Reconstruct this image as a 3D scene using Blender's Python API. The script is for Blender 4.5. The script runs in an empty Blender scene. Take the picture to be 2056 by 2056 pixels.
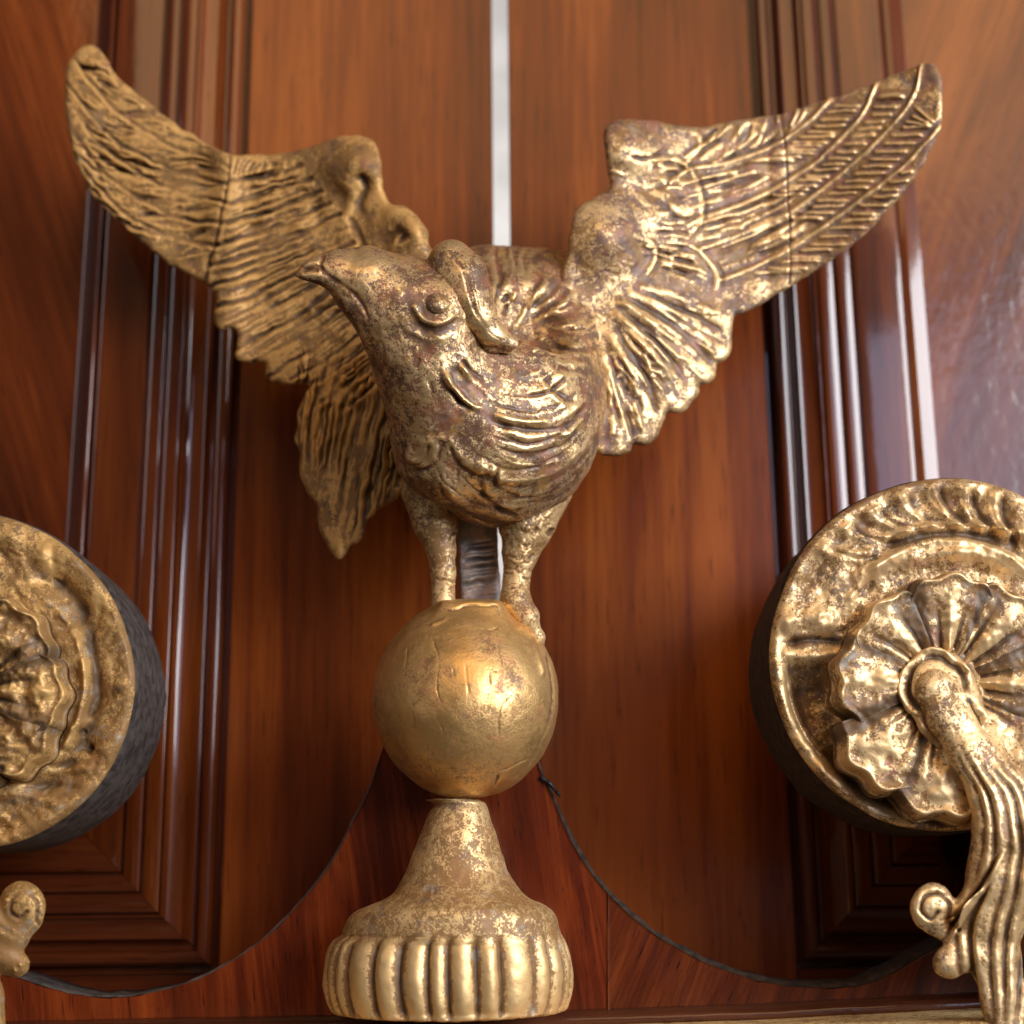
import bpy, bmesh, math, random
import numpy as np
from mathutils import Matrix, Vector

# ----------------------------------------------------------------------------
# scale and camera
# ----------------------------------------------------------------------------
SC = bpy.context.scene
COL = SC.collection
random.seed(7)
RNG = np.random.RandomState(11)
U = 0.0002                 # metres in one working unit
F = 3000.0                 # camera distance from the plane Y=0, working units
HALF = 1028.0
PITCH = math.radians(13.62)
ROLL = math.radians(-0.57)
LIFT = Vector((0.0, 0.0, 2.0))
CAM_R = Matrix.Rotation(math.pi / 2 + PITCH, 3, 'X') @ Matrix.Rotation(ROLL, 3, 'Z')
R_NP = np.array(CAM_R)

cam_d = bpy.data.cameras.new("camera")
cam_d.sensor_width = 36.0
cam_d.lens = 36.0 * F / (2 * HALF)
cam_d.clip_start = 0.01
cam_d.clip_end = 50.0
cam = bpy.data.objects.new("camera", cam_d)
COL.objects.link(cam)
M4 = CAM_R.to_4x4()
M4.translation = Vector((0, -F * U, 0)) + LIFT
cam.matrix_world = M4
SC.camera = cam
cam_d.dof.use_dof = True
cam_d.dof.focus_distance = (F - 120) * U
cam_d.dof.aperture_fstop = 6.0

SC.view_settings.view_transform = 'Standard'
SC.view_settings.look = 'None'
SC.view_settings.exposure = 0.0
SC.view_settings.gamma = 1.0
SC.cycles.max_bounces = 6
SC.cycles.use_denoising = True

world = bpy.data.worlds.new("World")
SC.world = world
world.use_nodes = True
bg = world.node_tree.nodes["Background"]
bg.inputs[0].default_value = (1.0, 0.80, 0.62, 1)
bg.inputs[1].default_value = 0.062


def area(name, loc, target, sx, sy, power, color):
    l = bpy.data.lights.new(name, 'AREA')
    l.shape = 'RECTANGLE'
    l.size, l.size_y = sx, sy
    l.energy = power
    l.color = color
    o = bpy.data.objects.new(name, l)
    COL.objects.link(o)
    o.location = loc
    d = Vector(target) - Vector(loc)
    o.rotation_euler = d.to_track_quat('-Z', 'Y').to_euler()
    return o


def azel(az, el, dist):
    """a place seen from the bird: azimuth from straight ahead of it towards the right, elevation, metres"""
    a, e = math.radians(az), math.radians(el)
    return Vector((math.sin(a) * math.cos(e), -math.cos(a) * math.cos(e), math.sin(e))) * dist + LIFT + Vector((0, 0, .1))


BIRD = LIFT + Vector((0, 0, 0.12))
area("window_light", azel(50, 15, 2.6), BIRD, 1.7, 1.0, 88, (0.92, 0.95, 1.0))
area("shaded_window_light", azel(22.5, 13, 2.7), BIRD, .56, .95, 6.0, (0.62, 0.70, 1.0))
area("room_light", azel(6, 42, 2.0), BIRD + Vector((0, 0, .12)), 1.8, .8, 12, (1.0, 0.62, 0.30))
area("left_fill_light", azel(-52, 22, 3.0), BIRD, 0.5, 1.0, 5, (0.95, 0.95, 1.0))  # added fill from the left, for varied reflections in the gilding


# ----------------------------------------------------------------------------
# helpers: mapping, noise, meshes
# ----------------------------------------------------------------------------
def unproj(px, py, Y):
    """a point of the photograph at depth Y -> working coordinates"""
    px, py, Y = np.broadcast_arrays(np.asarray(px, float), np.asarray(py, float), np.asarray(Y, float))
    d = np.stack([(px - HALF) / F, (HALF - py) / F, -np.ones_like(px)], -1) @ R_NP.T
    t = (Y + F) / d[..., 1]
    P = d * t[..., None]
    P[..., 1] -= F
    return P


def W(P):
    """working coordinates -> metres"""
    return np.asarray(P, float) * U + np.array(LIFT)


def hash3(ix, iy, iz, seed):
    n = (ix * 374761393 + iy * 668265263 + iz * 2147483647 + seed * 974711) & 0x7fffffff
    n = ((n ^ (n >> 13)) * 1274126177) & 0x7fffffff
    n = (n ^ (n >> 16)) & 0xffff
    return n / 65535.0 * 2 - 1


def vnoise(P, seed=0):
    P = np.asarray(P, float)
    i = np.floor(P).astype(np.int64)
    f = P - i
    f = f * f * (3 - 2 * f)
    out = 0
    for dx in (0, 1):
        wx = f[..., 0] if dx else 1 - f[..., 0]
        for dy in (0, 1):
            wy = f[..., 1] if dy else 1 - f[..., 1]
            for dz in (0, 1):
                wz = f[..., 2] if dz else 1 - f[..., 2]
                out = out + wx * wy * wz * hash3(i[..., 0] + dx, i[..., 1] + dy, i[..., 2] + dz, seed)
    return out


def fbm(P, s, seed=0, octs=3):
    o, a = 0, 1.0
    for k in range(octs):
        o = o + a * vnoise(np.asarray(P) / s, seed + k)
        s, a = s * .5, a * .5
    return o


def new_mesh(name, V, Fc, mat, parent=None, smooth=True, attrs=None):
    """V in metres, world space"""
    me = bpy.data.meshes.new(name)
    V = np.asarray(V, np.float32)
    off = np.zeros(3)
    if parent is not None:
        off = np.zeros(3)
        q = parent
        while q is not None:                              # nothing here is rotated
            off += np.array(q.location)
            q = q.parent
        V = (V - off).astype(np.float32)
    if isinstance(Fc, np.ndarray):
        k = Fc.shape[1]
        me.vertices.add(len(V))
        me.vertices.foreach_set('co', V.ravel())
        me.loops.add(Fc.size)
        me.loops.foreach_set('vertex_index', Fc.astype(np.int32).ravel())
        me.polygons.add(len(Fc))
        me.polygons.foreach_set('loop_start', np.arange(0, Fc.size, k, dtype=np.int32))
        me.polygons.foreach_set('loop_total', np.full(len(Fc), k, np.int32))
        me.update(calc_edges=True)
        me.validate()
    else:
        me.from_pydata(V.tolist(), [], Fc)
        me.update()
    if smooth:
        me.polygons.foreach_set('use_smooth', np.ones(len(me.polygons), bool))
    if attrs:
        for an, av in attrs.items():
            a = me.attributes.new(an, 'FLOAT', 'POINT')
            if len(av) == len(me.vertices):
                a.data.foreach_set('value', np.asarray(av, np.float32))
    if mat:
        me.materials.append(mat)
    o = bpy.data.objects.new(name, me)
    COL.objects.link(o)
    if parent is not None:
        # parents of parts are Empties or meshes without rotation
        o.parent = parent
        if parent.type == 'MESH':
            o.location = (0, 0, 0)
    return o


def thing(name, label, cat, P, group=None):
    o = bpy.data.objects.new(name, None)
    COL.objects.link(o)
    o.empty_display_size = .02
    o.location = Vector(W(P))
    o.matrix_world = Matrix.Translation(o.location)
    o['label'] = label
    o['category'] = cat
    if group:
        o['group'] = group
    return o


def grid_faces(n, m, wrap=False, flip=False):
    """quads of an n x m vertex grid (index i*m+j); wrap closes the m direction"""
    i = np.arange(n - 1)
    j = np.arange(m if wrap else m - 1)
    I, J = np.meshgrid(i, j, indexing='ij')
    J2 = (J + 1) % m
    q = np.stack([I * m + J, I * m + J2, (I + 1) * m + J2, (I + 1) * m + J], -1).reshape(-1, 4)
    return q[:, ::-1] if flip else q


def box(name, x0, x1, y0, y1, z0, z1, mat, parent=None, bev=2.0):
    bm = bmesh.new()
    bmesh.ops.create_cube(bm, size=1.0)
    for v in bm.verts:
        v.co.x = x0 + (v.co.x + .5) * (x1 - x0)
        v.co.y = y0 + (v.co.y + .5) * (y1 - y0)
        v.co.z = z0 + (v.co.z + .5) * (z1 - z0)
    if bev:
        bmesh.ops.bevel(bm, geom=list(bm.edges), offset=bev, segments=2, affect='EDGES')
    V = np.array([v.co[:] for v in bm.verts])
    Fc = [[v.index for v in f.verts] for f in bm.faces]
    bm.free()
    return new_mesh(name, W(V), Fc, mat, parent, smooth=False)


# ---- implicit sculpting -----------------------------------------------------
def surface_nets(D, org, step):
    nx, ny, nz = D.shape
    ins = D < 0
    c = np.zeros((nx - 1, ny - 1, nz - 1), np.int8)
    for dx in (0, 1):
        for dy in (0, 1):
            for dz in (0, 1):
                c += ins[dx:nx - 1 + dx, dy:ny - 1 + dy, dz:nz - 1 + dz]
    act = (c > 0) & (c < 8)
    ids = np.full(act.shape, -1, np.int64)
    ii = np.argwhere(act)
    ids[act] = np.arange(len(ii))
    s = np.zeros((len(ii), 3))
    n = np.zeros(len(ii))
    corners = [(a, b, d) for a in (0, 1) for b in (0, 1) for d in (0, 1)]
    vals = {k: D[ii[:, 0] + k[0], ii[:, 1] + k[1], ii[:, 2] + k[2]] for k in corners}
    for k in corners:
        for ax in range(3):
            if k[ax] == 0:
                k2 = list(k)
                k2[ax] = 1
                a, b = vals[k], vals[tuple(k2)]
                m = (a < 0) != (b < 0)
                t = np.where(m, a / np.where(m, a - b, 1), 0)
                p = np.zeros((len(ii), 3))
                p[:] = k
                p[:, ax] = t
                s += p * m[:, None]
                n += m
    V = (ii + s / n[:, None]) * step + np.array(org)
    quads = []
    for ax in range(3):
        a = [slice(0, -1)] * 3
        b = [slice(0, -1)] * 3
        b[ax] = slice(1, None)
        a[ax] = slice(0, -1)
        A = ins[:-1, :-1, :-1]
        sh = [slice(0, nx - 1), slice(0, ny - 1), slice(0, nz - 1)]
        sh[ax] = slice(1, D.shape[ax])
        B = ins[tuple(sh)]
        ch = A != B
        o1, o2 = (ax + 1) % 3, (ax + 2) % 3
        idx = np.argwhere(ch)
        idx = idx[(idx[:, o1] > 0) & (idx[:, o2] > 0)]
        e1 = np.zeros(3, int); e1[o1] = 1
        e2 = np.zeros(3, int); e2[o2] = 1
        g = lambda q: ids[q[:, 0], q[:, 1], q[:, 2]]
        q = np.stack([g(idx), g(idx - e1), g(idx - e1 - e2), g(idx - e2)], -1)
        f = A[idx[:, 0], idx[:, 1], idx[:, 2]]
        q[~f] = q[~f][:, ::-1]
        quads.append(q[:, ::1])
    Q = np.concatenate(quads)
    Q = Q[(Q >= 0).all(1)]
    return V, Q


def subdivide(V, Q, levels):
    if not levels:
        return V, Q
    me = bpy.data.meshes.new('tmp')
    me.vertices.add(len(V)); me.vertices.foreach_set('co', V.astype(np.float32).ravel())
    me.loops.add(Q.size); me.loops.foreach_set('vertex_index', Q.astype(np.int32).ravel())
    me.polygons.add(len(Q))
    me.polygons.foreach_set('loop_start', np.arange(0, Q.size, 4, dtype=np.int32))
    me.polygons.foreach_set('loop_total', np.full(len(Q), 4, np.int32))
    me.update(calc_edges=True)
    o = bpy.data.objects.new('tmp', me)
    COL.objects.link(o)
    m = o.modifiers.new('s', 'SUBSURF')
    m.levels = levels
    dg = bpy.context.evaluated_depsgraph_get()
    e = o.evaluated_get(dg).to_mesh()
    V2 = np.empty(len(e.vertices) * 3, np.float32); e.vertices.foreach_get('co', V2)
    Q2 = np.empty(len(e.loops), np.int32); e.loops.foreach_get('vertex_index', Q2)
    V2 = V2.reshape(-1, 3).astype(float); Q2 = Q2.reshape(-1, 4).astype(np.int64)
    o.evaluated_get(dg).to_mesh_clear()
    bpy.data.objects.remove(o)
    bpy.data.meshes.remove(me)
    return V2, Q2


def vnormals(V, Q):
    n = np.cross(V[Q[:, 2]] - V[Q[:, 0]], V[Q[:, 3]] - V[Q[:, 1]])
    N = np.zeros_like(V)
    for k in range(4):
        for a in range(3):
            N[:, a] += np.bincount(Q[:, k], n[:, a], len(V))
    return N / np.maximum(np.linalg.norm(N, axis=1, keepdims=True), 1e-9)


def smin(a, b, k):
    h = np.clip(.5 + .5 * (b - a) / k, 0, 1)
    return b + (a - b) * h - k * h * (1 - h)


def smax(a, b, k):
    return -smin(-a, -b, k)


def ell(G, c, r):
    q = np.sqrt(sum(((G[i] - c[i]) / r[i]) ** 2 for i in range(3)))
    return (q - 1) * min(r) if min(r) > .6 * max(r) else (q - 1) * (sum(r) / 3)


def cone(G, a, b, ra, rb):
    """tapered capsule"""
    ba = np.array(b, float) - np.array(a, float)
    L = (ba ** 2).sum()
    t = sum((G[i] - a[i]) * ba[i] for i in range(3)) / L
    t = np.clip(t, 0, 1)
    d = np.sqrt(sum((G[i] - a[i] - ba[i] * t) ** 2 for i in range(3)))
    return d - (ra + (rb - ra) * t)


def chain(G, pts, k=20):
    """pts: (px,py,Y,r)"""
    d = None
    for p, q in zip(pts[:-1], pts[1:]):
        e = cone(G, p[:3], q[:3], p[3], q[3])
        d = e if d is None else smin(d, e, k)
    return d


def poly_sd(X, Y, pts):
    """signed distance to a closed polygon (2D), negative inside"""
    P = np.asarray(pts, float)
    d = np.full(X.shape, 1e9)
    ins = np.zeros(X.shape, bool)
    for a, b in zip(P, np.roll(P, -1, 0)):
        e = b - a
        t = np.clip(((X - a[0]) * e[0] + (Y - a[1]) * e[1]) / max((e ** 2).sum(), 1e-6), 0, 1)
        d = np.minimum(d, (X - a[0] - t * e[0]) ** 2 + (Y - a[1] - t * e[1]) ** 2)
        if a[1] != b[1]:
            cr = ((a[1] > Y) != (b[1] > Y)) & (X < (b[0] - a[0]) * (Y - a[1]) / (b[1] - a[1]) + a[0])
            ins ^= cr
    return np.sqrt(d) * np.where(ins, -1, 1)


def spline(pts, n=8, closed=False):
    P = np.asarray(pts, float)
    if closed:
        P = np.concatenate([P[-1:], P, P[:2]])
    else:
        P = np.concatenate([2 * P[:1] - P[1:2], P, 2 * P[-1:] - P[-2:-1]])
    out = []
    t = np.linspace(0, 1, n, endpoint=False)[:, None]
    for i in range(1, len(P) - 2):
        a, b, c, d = P[i - 1:i + 3]
        out.append(.5 * ((2 * b) + (-a + c) * t + (2 * a - 5 * b + 4 * c - d) * t ** 2 + (-a + 3 * b - 3 * c + d) * t ** 3))
    if not closed:
        out.append(P[-2:-1])
    return np.concatenate(out)


def at(curve, t):
    C = np.asarray(curve)
    s = np.concatenate([[0], np.cumsum(np.linalg.norm(np.diff(C, axis=0), axis=1))])
    s /= s[-1]
    return np.array([np.interp(t, s, C[:, k]) for k in range(C.shape[1])])


class Relief:
    """carving heights on a photo-pixel raster"""
    def __init__(self, x0, y0, x1, y1, res=1.5):
        self.x0, self.y0, self.res = x0, y0, res
        self.nx, self.ny = int((x1 - x0) / res) + 2, int((y1 - y0) / res) + 2
        self.H = np.zeros((self.nx, self.ny))

    gain = 1.0

    def stroke(self, pts, w, h, taper=True, smooth=True, prof='g', w2=None):
        h = h * self.gain
        P = spline(pts, 5) if smooth and len(pts) > 2 else np.asarray(pts, float)
        w2 = w if w2 is None else w2
        m = max(w, w2) * 2.6 + 2
        lo = ((P.min(0) - m - (self.x0, self.y0)) / self.res).astype(int)
        hi = ((P.max(0) + m - (self.x0, self.y0)) / self.res).astype(int) + 1
        lo = np.maximum(lo, 0)
        hi = np.minimum(hi, (self.nx, self.ny))
        if (hi <= lo).any():
            return
        X, Y = np.meshgrid(self.x0 + np.arange(lo[0], hi[0]) * self.res, self.y0 + np.arange(lo[1], hi[1]) * self.res, indexing='ij')
        best = np.full(X.shape, 1e9)
        tt = np.zeros(X.shape)
        L = np.linalg.norm(np.diff(P, axis=0), axis=1)
        S = np.concatenate([[0], np.cumsum(L)])
        for a, b, s0, l in zip(P[:-1], P[1:], S[:-1], L):
            e = b - a
            t = np.clip(((X - a[0]) * e[0] + (Y - a[1]) * e[1]) / max(l * l, 1e-6), 0, 1)
            d = (X - a[0] - t * e[0]) ** 2 + (Y - a[1] - t * e[1]) ** 2
            k = d < best
            best[k] = d[k]
            tt[k] = ((s0 + t * l) / max(S[-1], 1e-6))[k]
        d = np.sqrt(best)
        ww = w + (w2 - w) * tt
        if prof == 'g':
            v = np.exp(-(d / ww) ** 2)
        else:                                            # round
            v = np.sqrt(np.clip(1 - (d / (ww * 1.5)) ** 2, 0, 1))
        if taper:
            v = v * np.clip(np.sin(np.pi * np.clip(tt, .02, .98)) * 2.2, 0, 1)
        sl = (slice(lo[0], hi[0]), slice(lo[1], hi[1]))
        self.H[sl] += v * h

    def barbs(self, A, B, n, w, h, f0=.12, f1=.85, shift=0.0, jit=.03, t0=0., t1=1.):
        for i in range(n):
            t = t0 + (t1 - t0) * (i + .5 + random.uniform(-.25, .25)) / n
            a, b = at(A, t), at(B, min(max(t + shift, 0), 1))
            g0, g1 = f0 + random.uniform(-jit, jit) * 2, f1 + random.uniform(-jit, jit) * 3
            p, q = a + (b - a) * g0, a + (b - a) * g1
            mid = (p + q) / 2 + np.array([random.uniform(-2, 2), random.uniform(-2, 2)])
            self.stroke([p, mid, q], w * random.uniform(.75, 1.25), h * random.uniform(.5, 1.3))

    def fan(self, A, B, n, w, h, jit=6, t0=0., t1=1., shift=0., f0=0., f1=1.):
        """long strokes running with the feathers, from curve A to curve B"""
        for i in range(n):
            t = t0 + (t1 - t0) * (i + .5 + random.uniform(-.3, .3)) / n
            a, b = at(A, t), at(B, min(max(t + shift, 0), 1))
            s = random.uniform(f0, f0 + .45 * (f1 - f0))
            e = random.uniform(s + .25 * (f1 - f0), f1)
            p, q = a + (b - a) * s, a + (b - a) * e
            mid = (p + q) / 2 + np.array([random.uniform(-jit, jit), random.uniform(-jit, jit)])
            self.stroke([p, mid, q], w * random.uniform(.6, 1.4), h * random.uniform(.5, 1.3))

    def along(self, A, B, n, w, h, dt=.12, slant=.0, t0=0., t1=1.):
        for i in range(n):
            t, f = random.uniform(t0, t1 - dt), random.uniform(.12, .88)
            L = dt * random.uniform(.5, 1.3)
            pts = []
            for e in (0, .5, 1):
                te = min(t + L * e, 1)
                g = min(max(f + slant * (e - .5), .08), .92)
                pts.append(at(A, te) * (1 - g) + at(B, te) * g)
            self.stroke(pts, w * random.uniform(.7, 1.3), h * random.uniform(.5, 1.3))

    def blur(self, n):
        H = self.H
        k = max(1, int(n / self.res))
        for ax in (0, 1):
            c = np.cumsum(np.pad(H, [(k + 1, k) if a == ax else (0, 0) for a in (0, 1)], mode='edge'), axis=ax)
            sl1 = [slice(None)] * 2; sl2 = [slice(None)] * 2
            sl1[ax] = slice(2 * k + 1, None); sl2[ax] = slice(0, -(2 * k + 1))
            H = (c[tuple(sl1)] - c[tuple(sl2)]) / (2 * k + 1)
        return H

    def sample(self, px, py, img=None):
        H = self.H if img is None else img
        u = np.clip((px - self.x0) / self.res, 0, self.nx - 1.001)
        v = np.clip((py - self.y0) / self.res, 0, self.ny - 1.001)
        i, j = u.astype(int), v.astype(int)
        fu, fv = u - i, v - j
        return (H[i, j] * (1 - fu) * (1 - fv) + H[i + 1, j] * fu * (1 - fv) + H[i, j + 1] * (1 - fu) * fv + H[i + 1, j + 1] * fu * fv)


def sculpt(name, fn, bb, step, mat, parent, relief=None, sub=1, rough=2.0, rs=26, both=False, warp=5.0, ampn=1.1):
    """fn(G) -> implicit field on G=(px,py,Y); bb=(x0,x1,y0,y1,Y0,Y1)"""
    ax = [np.arange(bb[2 * i], bb[2 * i + 1] + step, step, dtype=np.float32) for i in range(3)]
    G = np.meshgrid(*ax, indexing='ij', sparse=True)
    D = np.broadcast_to(fn(G), tuple(len(a) for a in ax)).astype(np.float32).copy()
    for i in range(3):                                   # keep it closed at the box
        sl = [slice(None)] * 3
        for e in (0, -1):
            sl[i] = e
            D[tuple(sl)] = np.maximum(D[tuple(sl)], .5)
    V, Q = surface_nets(D, (bb[0], bb[2], bb[4]), step)
    V, Q = subdivide(V, Q, sub)
    # px,py,Y is a left-handed frame (py runs down); keep the outward side by flipping
    N = vnormals(V, Q)
    c = D  # orientation test with the field itself
    probe = V[:2000] + N[:2000] * step
    ix = [np.clip(((probe[:, k] - ax[k][0]) / step).round().astype(int), 0, len(ax[k]) - 1) for k in range(3)]
    if np.median(D[ix[0], ix[1], ix[2]]) < 0:
        N = -N
    cav = np.zeros(len(V))
    V += N * (fbm(V, rs, 5, 3) * rough)[:, None]
    if relief is not None:
        face = -N[:, 1 + 1]
        wgt = np.clip((np.abs(face) if both else face) * 2.2 + .15, 0, 1)
        qx = V[:, 0] + fbm(V, 55, 61, 2) * warp + fbm(V, 16, 63, 2) * warp * .35
        qy = V[:, 1] + fbm(V, 55, 71, 2) * warp + fbm(V, 16, 73, 2) * warp * .35
        amp = np.clip(.9 + ampn * fbm(V, 48, 81, 2), .15, 1.6)
        h = relief.sample(qx, qy) * amp
        cav = relief.sample(qx, qy, relief.H - relief.blur(14)) * wgt * amp
        V = V + N * (h * wgt)[:, None]
    P = unproj(V[:, 0], V[:, 1], V[:, 2])
    # orientation for rendering
    Nn = vnormals(P, Q)
    Pn = unproj(V[:, 0] + N[:, 0] * 5, V[:, 1] + N[:, 1] * 5, V[:, 2] + N[:, 2] * 5) - P
    if (Nn * Pn).sum() < 0:
        Q = Q[:, ::-1]
    return new_mesh(name, W(P), np.ascontiguousarray(Q), mat, parent, attrs={'cav': cav})


# ----------------------------------------------------------------------------
# materials
# ----------------------------------------------------------------------------
def mat_new(name):
    m = bpy.data.materials.new(name)
    m.use_nodes = True
    nt = m.node_tree
    b = nt.nodes["Principled BSDF"]
    return m, nt, b


class NB:
    def __init__(self, nt):
        self.nt = nt

    def n(self, t, **kw):
        n = self.nt.nodes.new(t)
        for k, v in kw.items():
            setattr(n, k, v)
        return n

    def l(self, a, b):
        self.nt.links.new(a, b)

    def val(self, x, sock):
        if hasattr(x, 'is_linked') or hasattr(x, 'links'):
            self.l(x, sock)
        else:
            sock.default_value = x

    def math(self, op, a, b=0.0, c=0.0, clamp=False):
        n = self.n('ShaderNodeMath', operation=op)
        n.use_clamp = clamp
        self.val(a, n.inputs[0]); self.val(b, n.inputs[1]); self.val(c, n.inputs[2])
        return n.outputs[0]

    def noise(self, vec, scale, detail=4, rough=.55, dist=0.0):
        n = self.n('ShaderNodeTexNoise')
        self.l(vec, n.inputs['Vector'])
        n.inputs['Scale'].default_value = scale
        n.inputs['Detail'].default_value = detail
        n.inputs['Roughness'].default_value = rough
        n.inputs['Distortion'].default_value = dist
        return n.outputs[0]

    def ss(self, x, a, b):
        n = self.n('ShaderNodeMapRange', interpolation_type='SMOOTHSTEP')
        self.val(x, n.inputs[0])
        n.inputs[1].default_value = a
        n.inputs[2].default_value = b
        return n.outputs[0]

    def mix(self, f, a, b):
        n = self.n('ShaderNodeMix', data_type='RGBA')
        self.val(f, n.inputs[0])
        for x, s in ((a, n.inputs[6]), (b, n.inputs[7])):
            if isinstance(x, tuple):
                s.default_value = (*x, 1)
            else:
                self.l(x, s)
        return n.outputs[2]

    def mapping(self, vec, rot=(0, 0, 0), scale=(1, 1, 1)):
        n = self.n('ShaderNodeMapping')
        self.l(vec, n.inputs[0])
        n.inputs['Rotation'].default_value = rot
        n.inputs['Scale'].default_value = scale
        return n.outputs[0]

    def pos(self):
        g = self.n('ShaderNodeNewGeometry')
        return g.outputs['Position']

    def bump(self, h, strength, dist, prev=None):
        n = self.n('ShaderNodeBump')
        self.l(h, n.inputs['Height'])
        n.inputs['Strength'].default_value = strength
        n.inputs['Distance'].default_value = dist
        if prev:
            self.l(prev, n.inputs['Normal'])
        return n.outputs[0]


def gilt(name, wear=.5, ochre=.3, rough=.34, gold=(0.80, 0.50, 0.17), cavk=.045, bole=(0.085, 0.036, 0.018), grey=.2, streak=None, seed=0., met_hi=.82, n1w=.42, soft=.045, fine=1.35):
    """old water gilding: leaf over red-brown bole, rubbed through, with dirty glaze in the hollows"""
    m, nt, b = mat_new(name)
    k = NB(nt)
    tc = k.n('ShaderNodeTexCoord').outputs['Object']
    p = k.mapping(tc)
    p.node.inputs['Location'].default_value = (seed, seed * .7, 0)
    if streak:
        p2 = k.mapping(p, rot=(0, math.radians(streak), 0), scale=(1.0, 1.0, .22))
    else:
        p2 = p
    at_ = k.n('ShaderNodeAttribute', attribute_name='cav').outputs['Fac']
    geo = k.n('ShaderNodeNewGeometry').outputs['Pointiness']
    n1 = k.noise(p, 55, 3, .6)
    n2 = k.noise(p2, 260 * fine, 6, .68, .6)
    n3 = k.noise(p, 900 * fine, 4, .7)
    s = k.math('MULTIPLY', n1, n1w)
    s = k.math('MULTIPLY_ADD', n2, .60, s)
    s = k.math('MULTIPLY_ADD', n3, .55, s)                     # mean about .82
    s = k.math('MULTIPLY_ADD', at_, cavk, s)
    s = k.math('MULTIPLY_ADD', k.math('SUBTRACT', geo, .5), 2.5, s)
    th = .59 + .42 * wear + (n1w - .42) * .5
    leaf = k.ss(s, th - soft, th + soft)
    och = k.ss(k.noise(p, 140, 5, .65), .62 - .3 * ochre, .70 - .3 * ochre)
    worn = k.mix(k.ss(k.noise(p, 120, 3, .6), .45, .65), bole, (bole[0] * 1.9, bole[1] * 1.5, bole[2] * 1.4))
    worn = k.mix(k.math('MULTIPLY', och, .75), worn, (0.31, 0.165, 0.045))
    gr = k.ss(k.noise(p, 90, 5, .7), .55, .68)
    worn = k.mix(k.math('MULTIPLY', gr, grey), worn, (0.36, 0.31, 0.25))
    tint = k.mix(k.noise(p, 38, 3, .6), gold, (gold[0] * .92, gold[1] * .80, gold[2] * .62))
    col = k.mix(leaf, worn, tint)
    # dirt collected in the hollows
    dirt = k.ss(k.math('MULTIPLY_ADD', n2, 6.0, k.math('MULTIPLY', at_, 1.0)), 2.2, -1.5)
    col = k.mix(k.math('MULTIPLY', dirt, .7), col, (0.050, 0.029, 0.015))
    # tiny dark pits
    vo = k.n('ShaderNodeTexVoronoi')
    k.l(p, vo.inputs['Vector'])
    vo.inputs['Scale'].default_value = 420
    pit = k.math('MULTIPLY', k.ss(vo.outputs['Distance'], .13, .08), k.ss(k.noise(p, 200, 2, .5), .55, .6))
    col = k.mix(k.math('MULTIPLY', pit, .8), col, (0.02, 0.010, 0.006))
    k.l(col, b.inputs['Base Color'])
    met = k.math('MULTIPLY_ADD', leaf, met_hi - .12, .12)
    met = k.math('MULTIPLY', met, k.math('SUBTRACT', 1.0, k.math('MULTIPLY', dirt, .8)))
    k.l(met, b.inputs['Metallic'])
    r = k.math('MULTIPLY_ADD', k.noise(p, 150, 4, .6), .26, rough - .04)
    r = k.math('MULTIPLY_ADD', k.math('SUBTRACT', 1.0, leaf), .10, r)
    k.l(r, b.inputs['Roughness'])
    b.inputs['Coat Weight'].default_value = .12
    b.inputs['Coat Roughness'].default_value = .35
    h = k.math('MULTIPLY_ADD', leaf, .30, k.math('MULTIPLY', n2, .6))
    h = k.math('MULTIPLY_ADD', n3, .5, h)
    h = k.math('MULTIPLY_ADD', pit, -.4, h)
    nb = k.bump(h, .45, .00035)
    nb = k.bump(k.noise(p, 95, 3, .6), .35, .0012, nb)
    k.l(nb, b.inputs['Normal'])
    return m


def wood(name, dark, mid, light, grain=0.0, axis='Z', coat=.8, rough=.32, scale=1.0, coat_r=.06, fleck=.5, seed=0., wob=.5, orange_peel=.15):
    """polished mahogany; grain runs along Z turned by `grain` degrees in the XZ plane"""
    m, nt, b = mat_new(name)
    k = NB(nt)
    pos = k.pos()
    p = k.mapping(pos, rot=(0, math.radians(grain + (90 if axis == 'X' else 0)), 0))
    mp = k.mapping(p, scale=(1, 1, .10))
    mp.node.inputs['Location'].default_value = (seed, 0, seed * .3)
    bands = k.noise(mp, 26 * scale, 4, .6, wob)
    fine = k.noise(k.mapping(p, scale=(1, 1, .035)), 320 * scale, 4, .65)
    pores = k.noise(k.mapping(p, scale=(1, 1, .06)), 900 * scale, 2, .6)
    big = k.noise(mp, 9 * scale, 2, .5)
    v = k.math('MULTIPLY_ADD', fine, .32, k.math('MULTIPLY', bands, .75))
    v = k.math('MULTIPLY_ADD', big, .35, v)
    cr = k.n('ShaderNodeValToRGB')
    k.l(v, cr.inputs[0])
    e = cr.color_ramp.elements
    e[0].position, e[0].color = .50, (*dark, 1)
    e[1].position, e[1].color = .90, (*light, 1)
    x = cr.color_ramp.elements.new(.70)
    x.color = (*mid, 1)
    col = k.mix(k.math('MULTIPLY', k.ss(pores, .60, .72), fleck), cr.outputs[0], tuple(c * .35 for c in dark))
    k.l(col, b.inputs['Base Color'])
    b.inputs['Roughness'].default_value = rough
    b.inputs['Coat Weight'].default_value = coat
    b.inputs['Coat Roughness'].default_value = coat_r
    b.inputs['Coat IOR'].default_value = 1.5
    b.inputs['Specular IOR Level'].default_value = .15
    nb = k.bump(fine, .10, .0003)
    k.l(nb, b.inputs['Normal'])
    cb = k.bump(k.noise(k.mapping(pos, scale=(1, 1, .6)), 160, 3, .5), orange_peel, .0006)
    k.l(cb, b.inputs['Coat Normal'])
    return m


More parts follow.
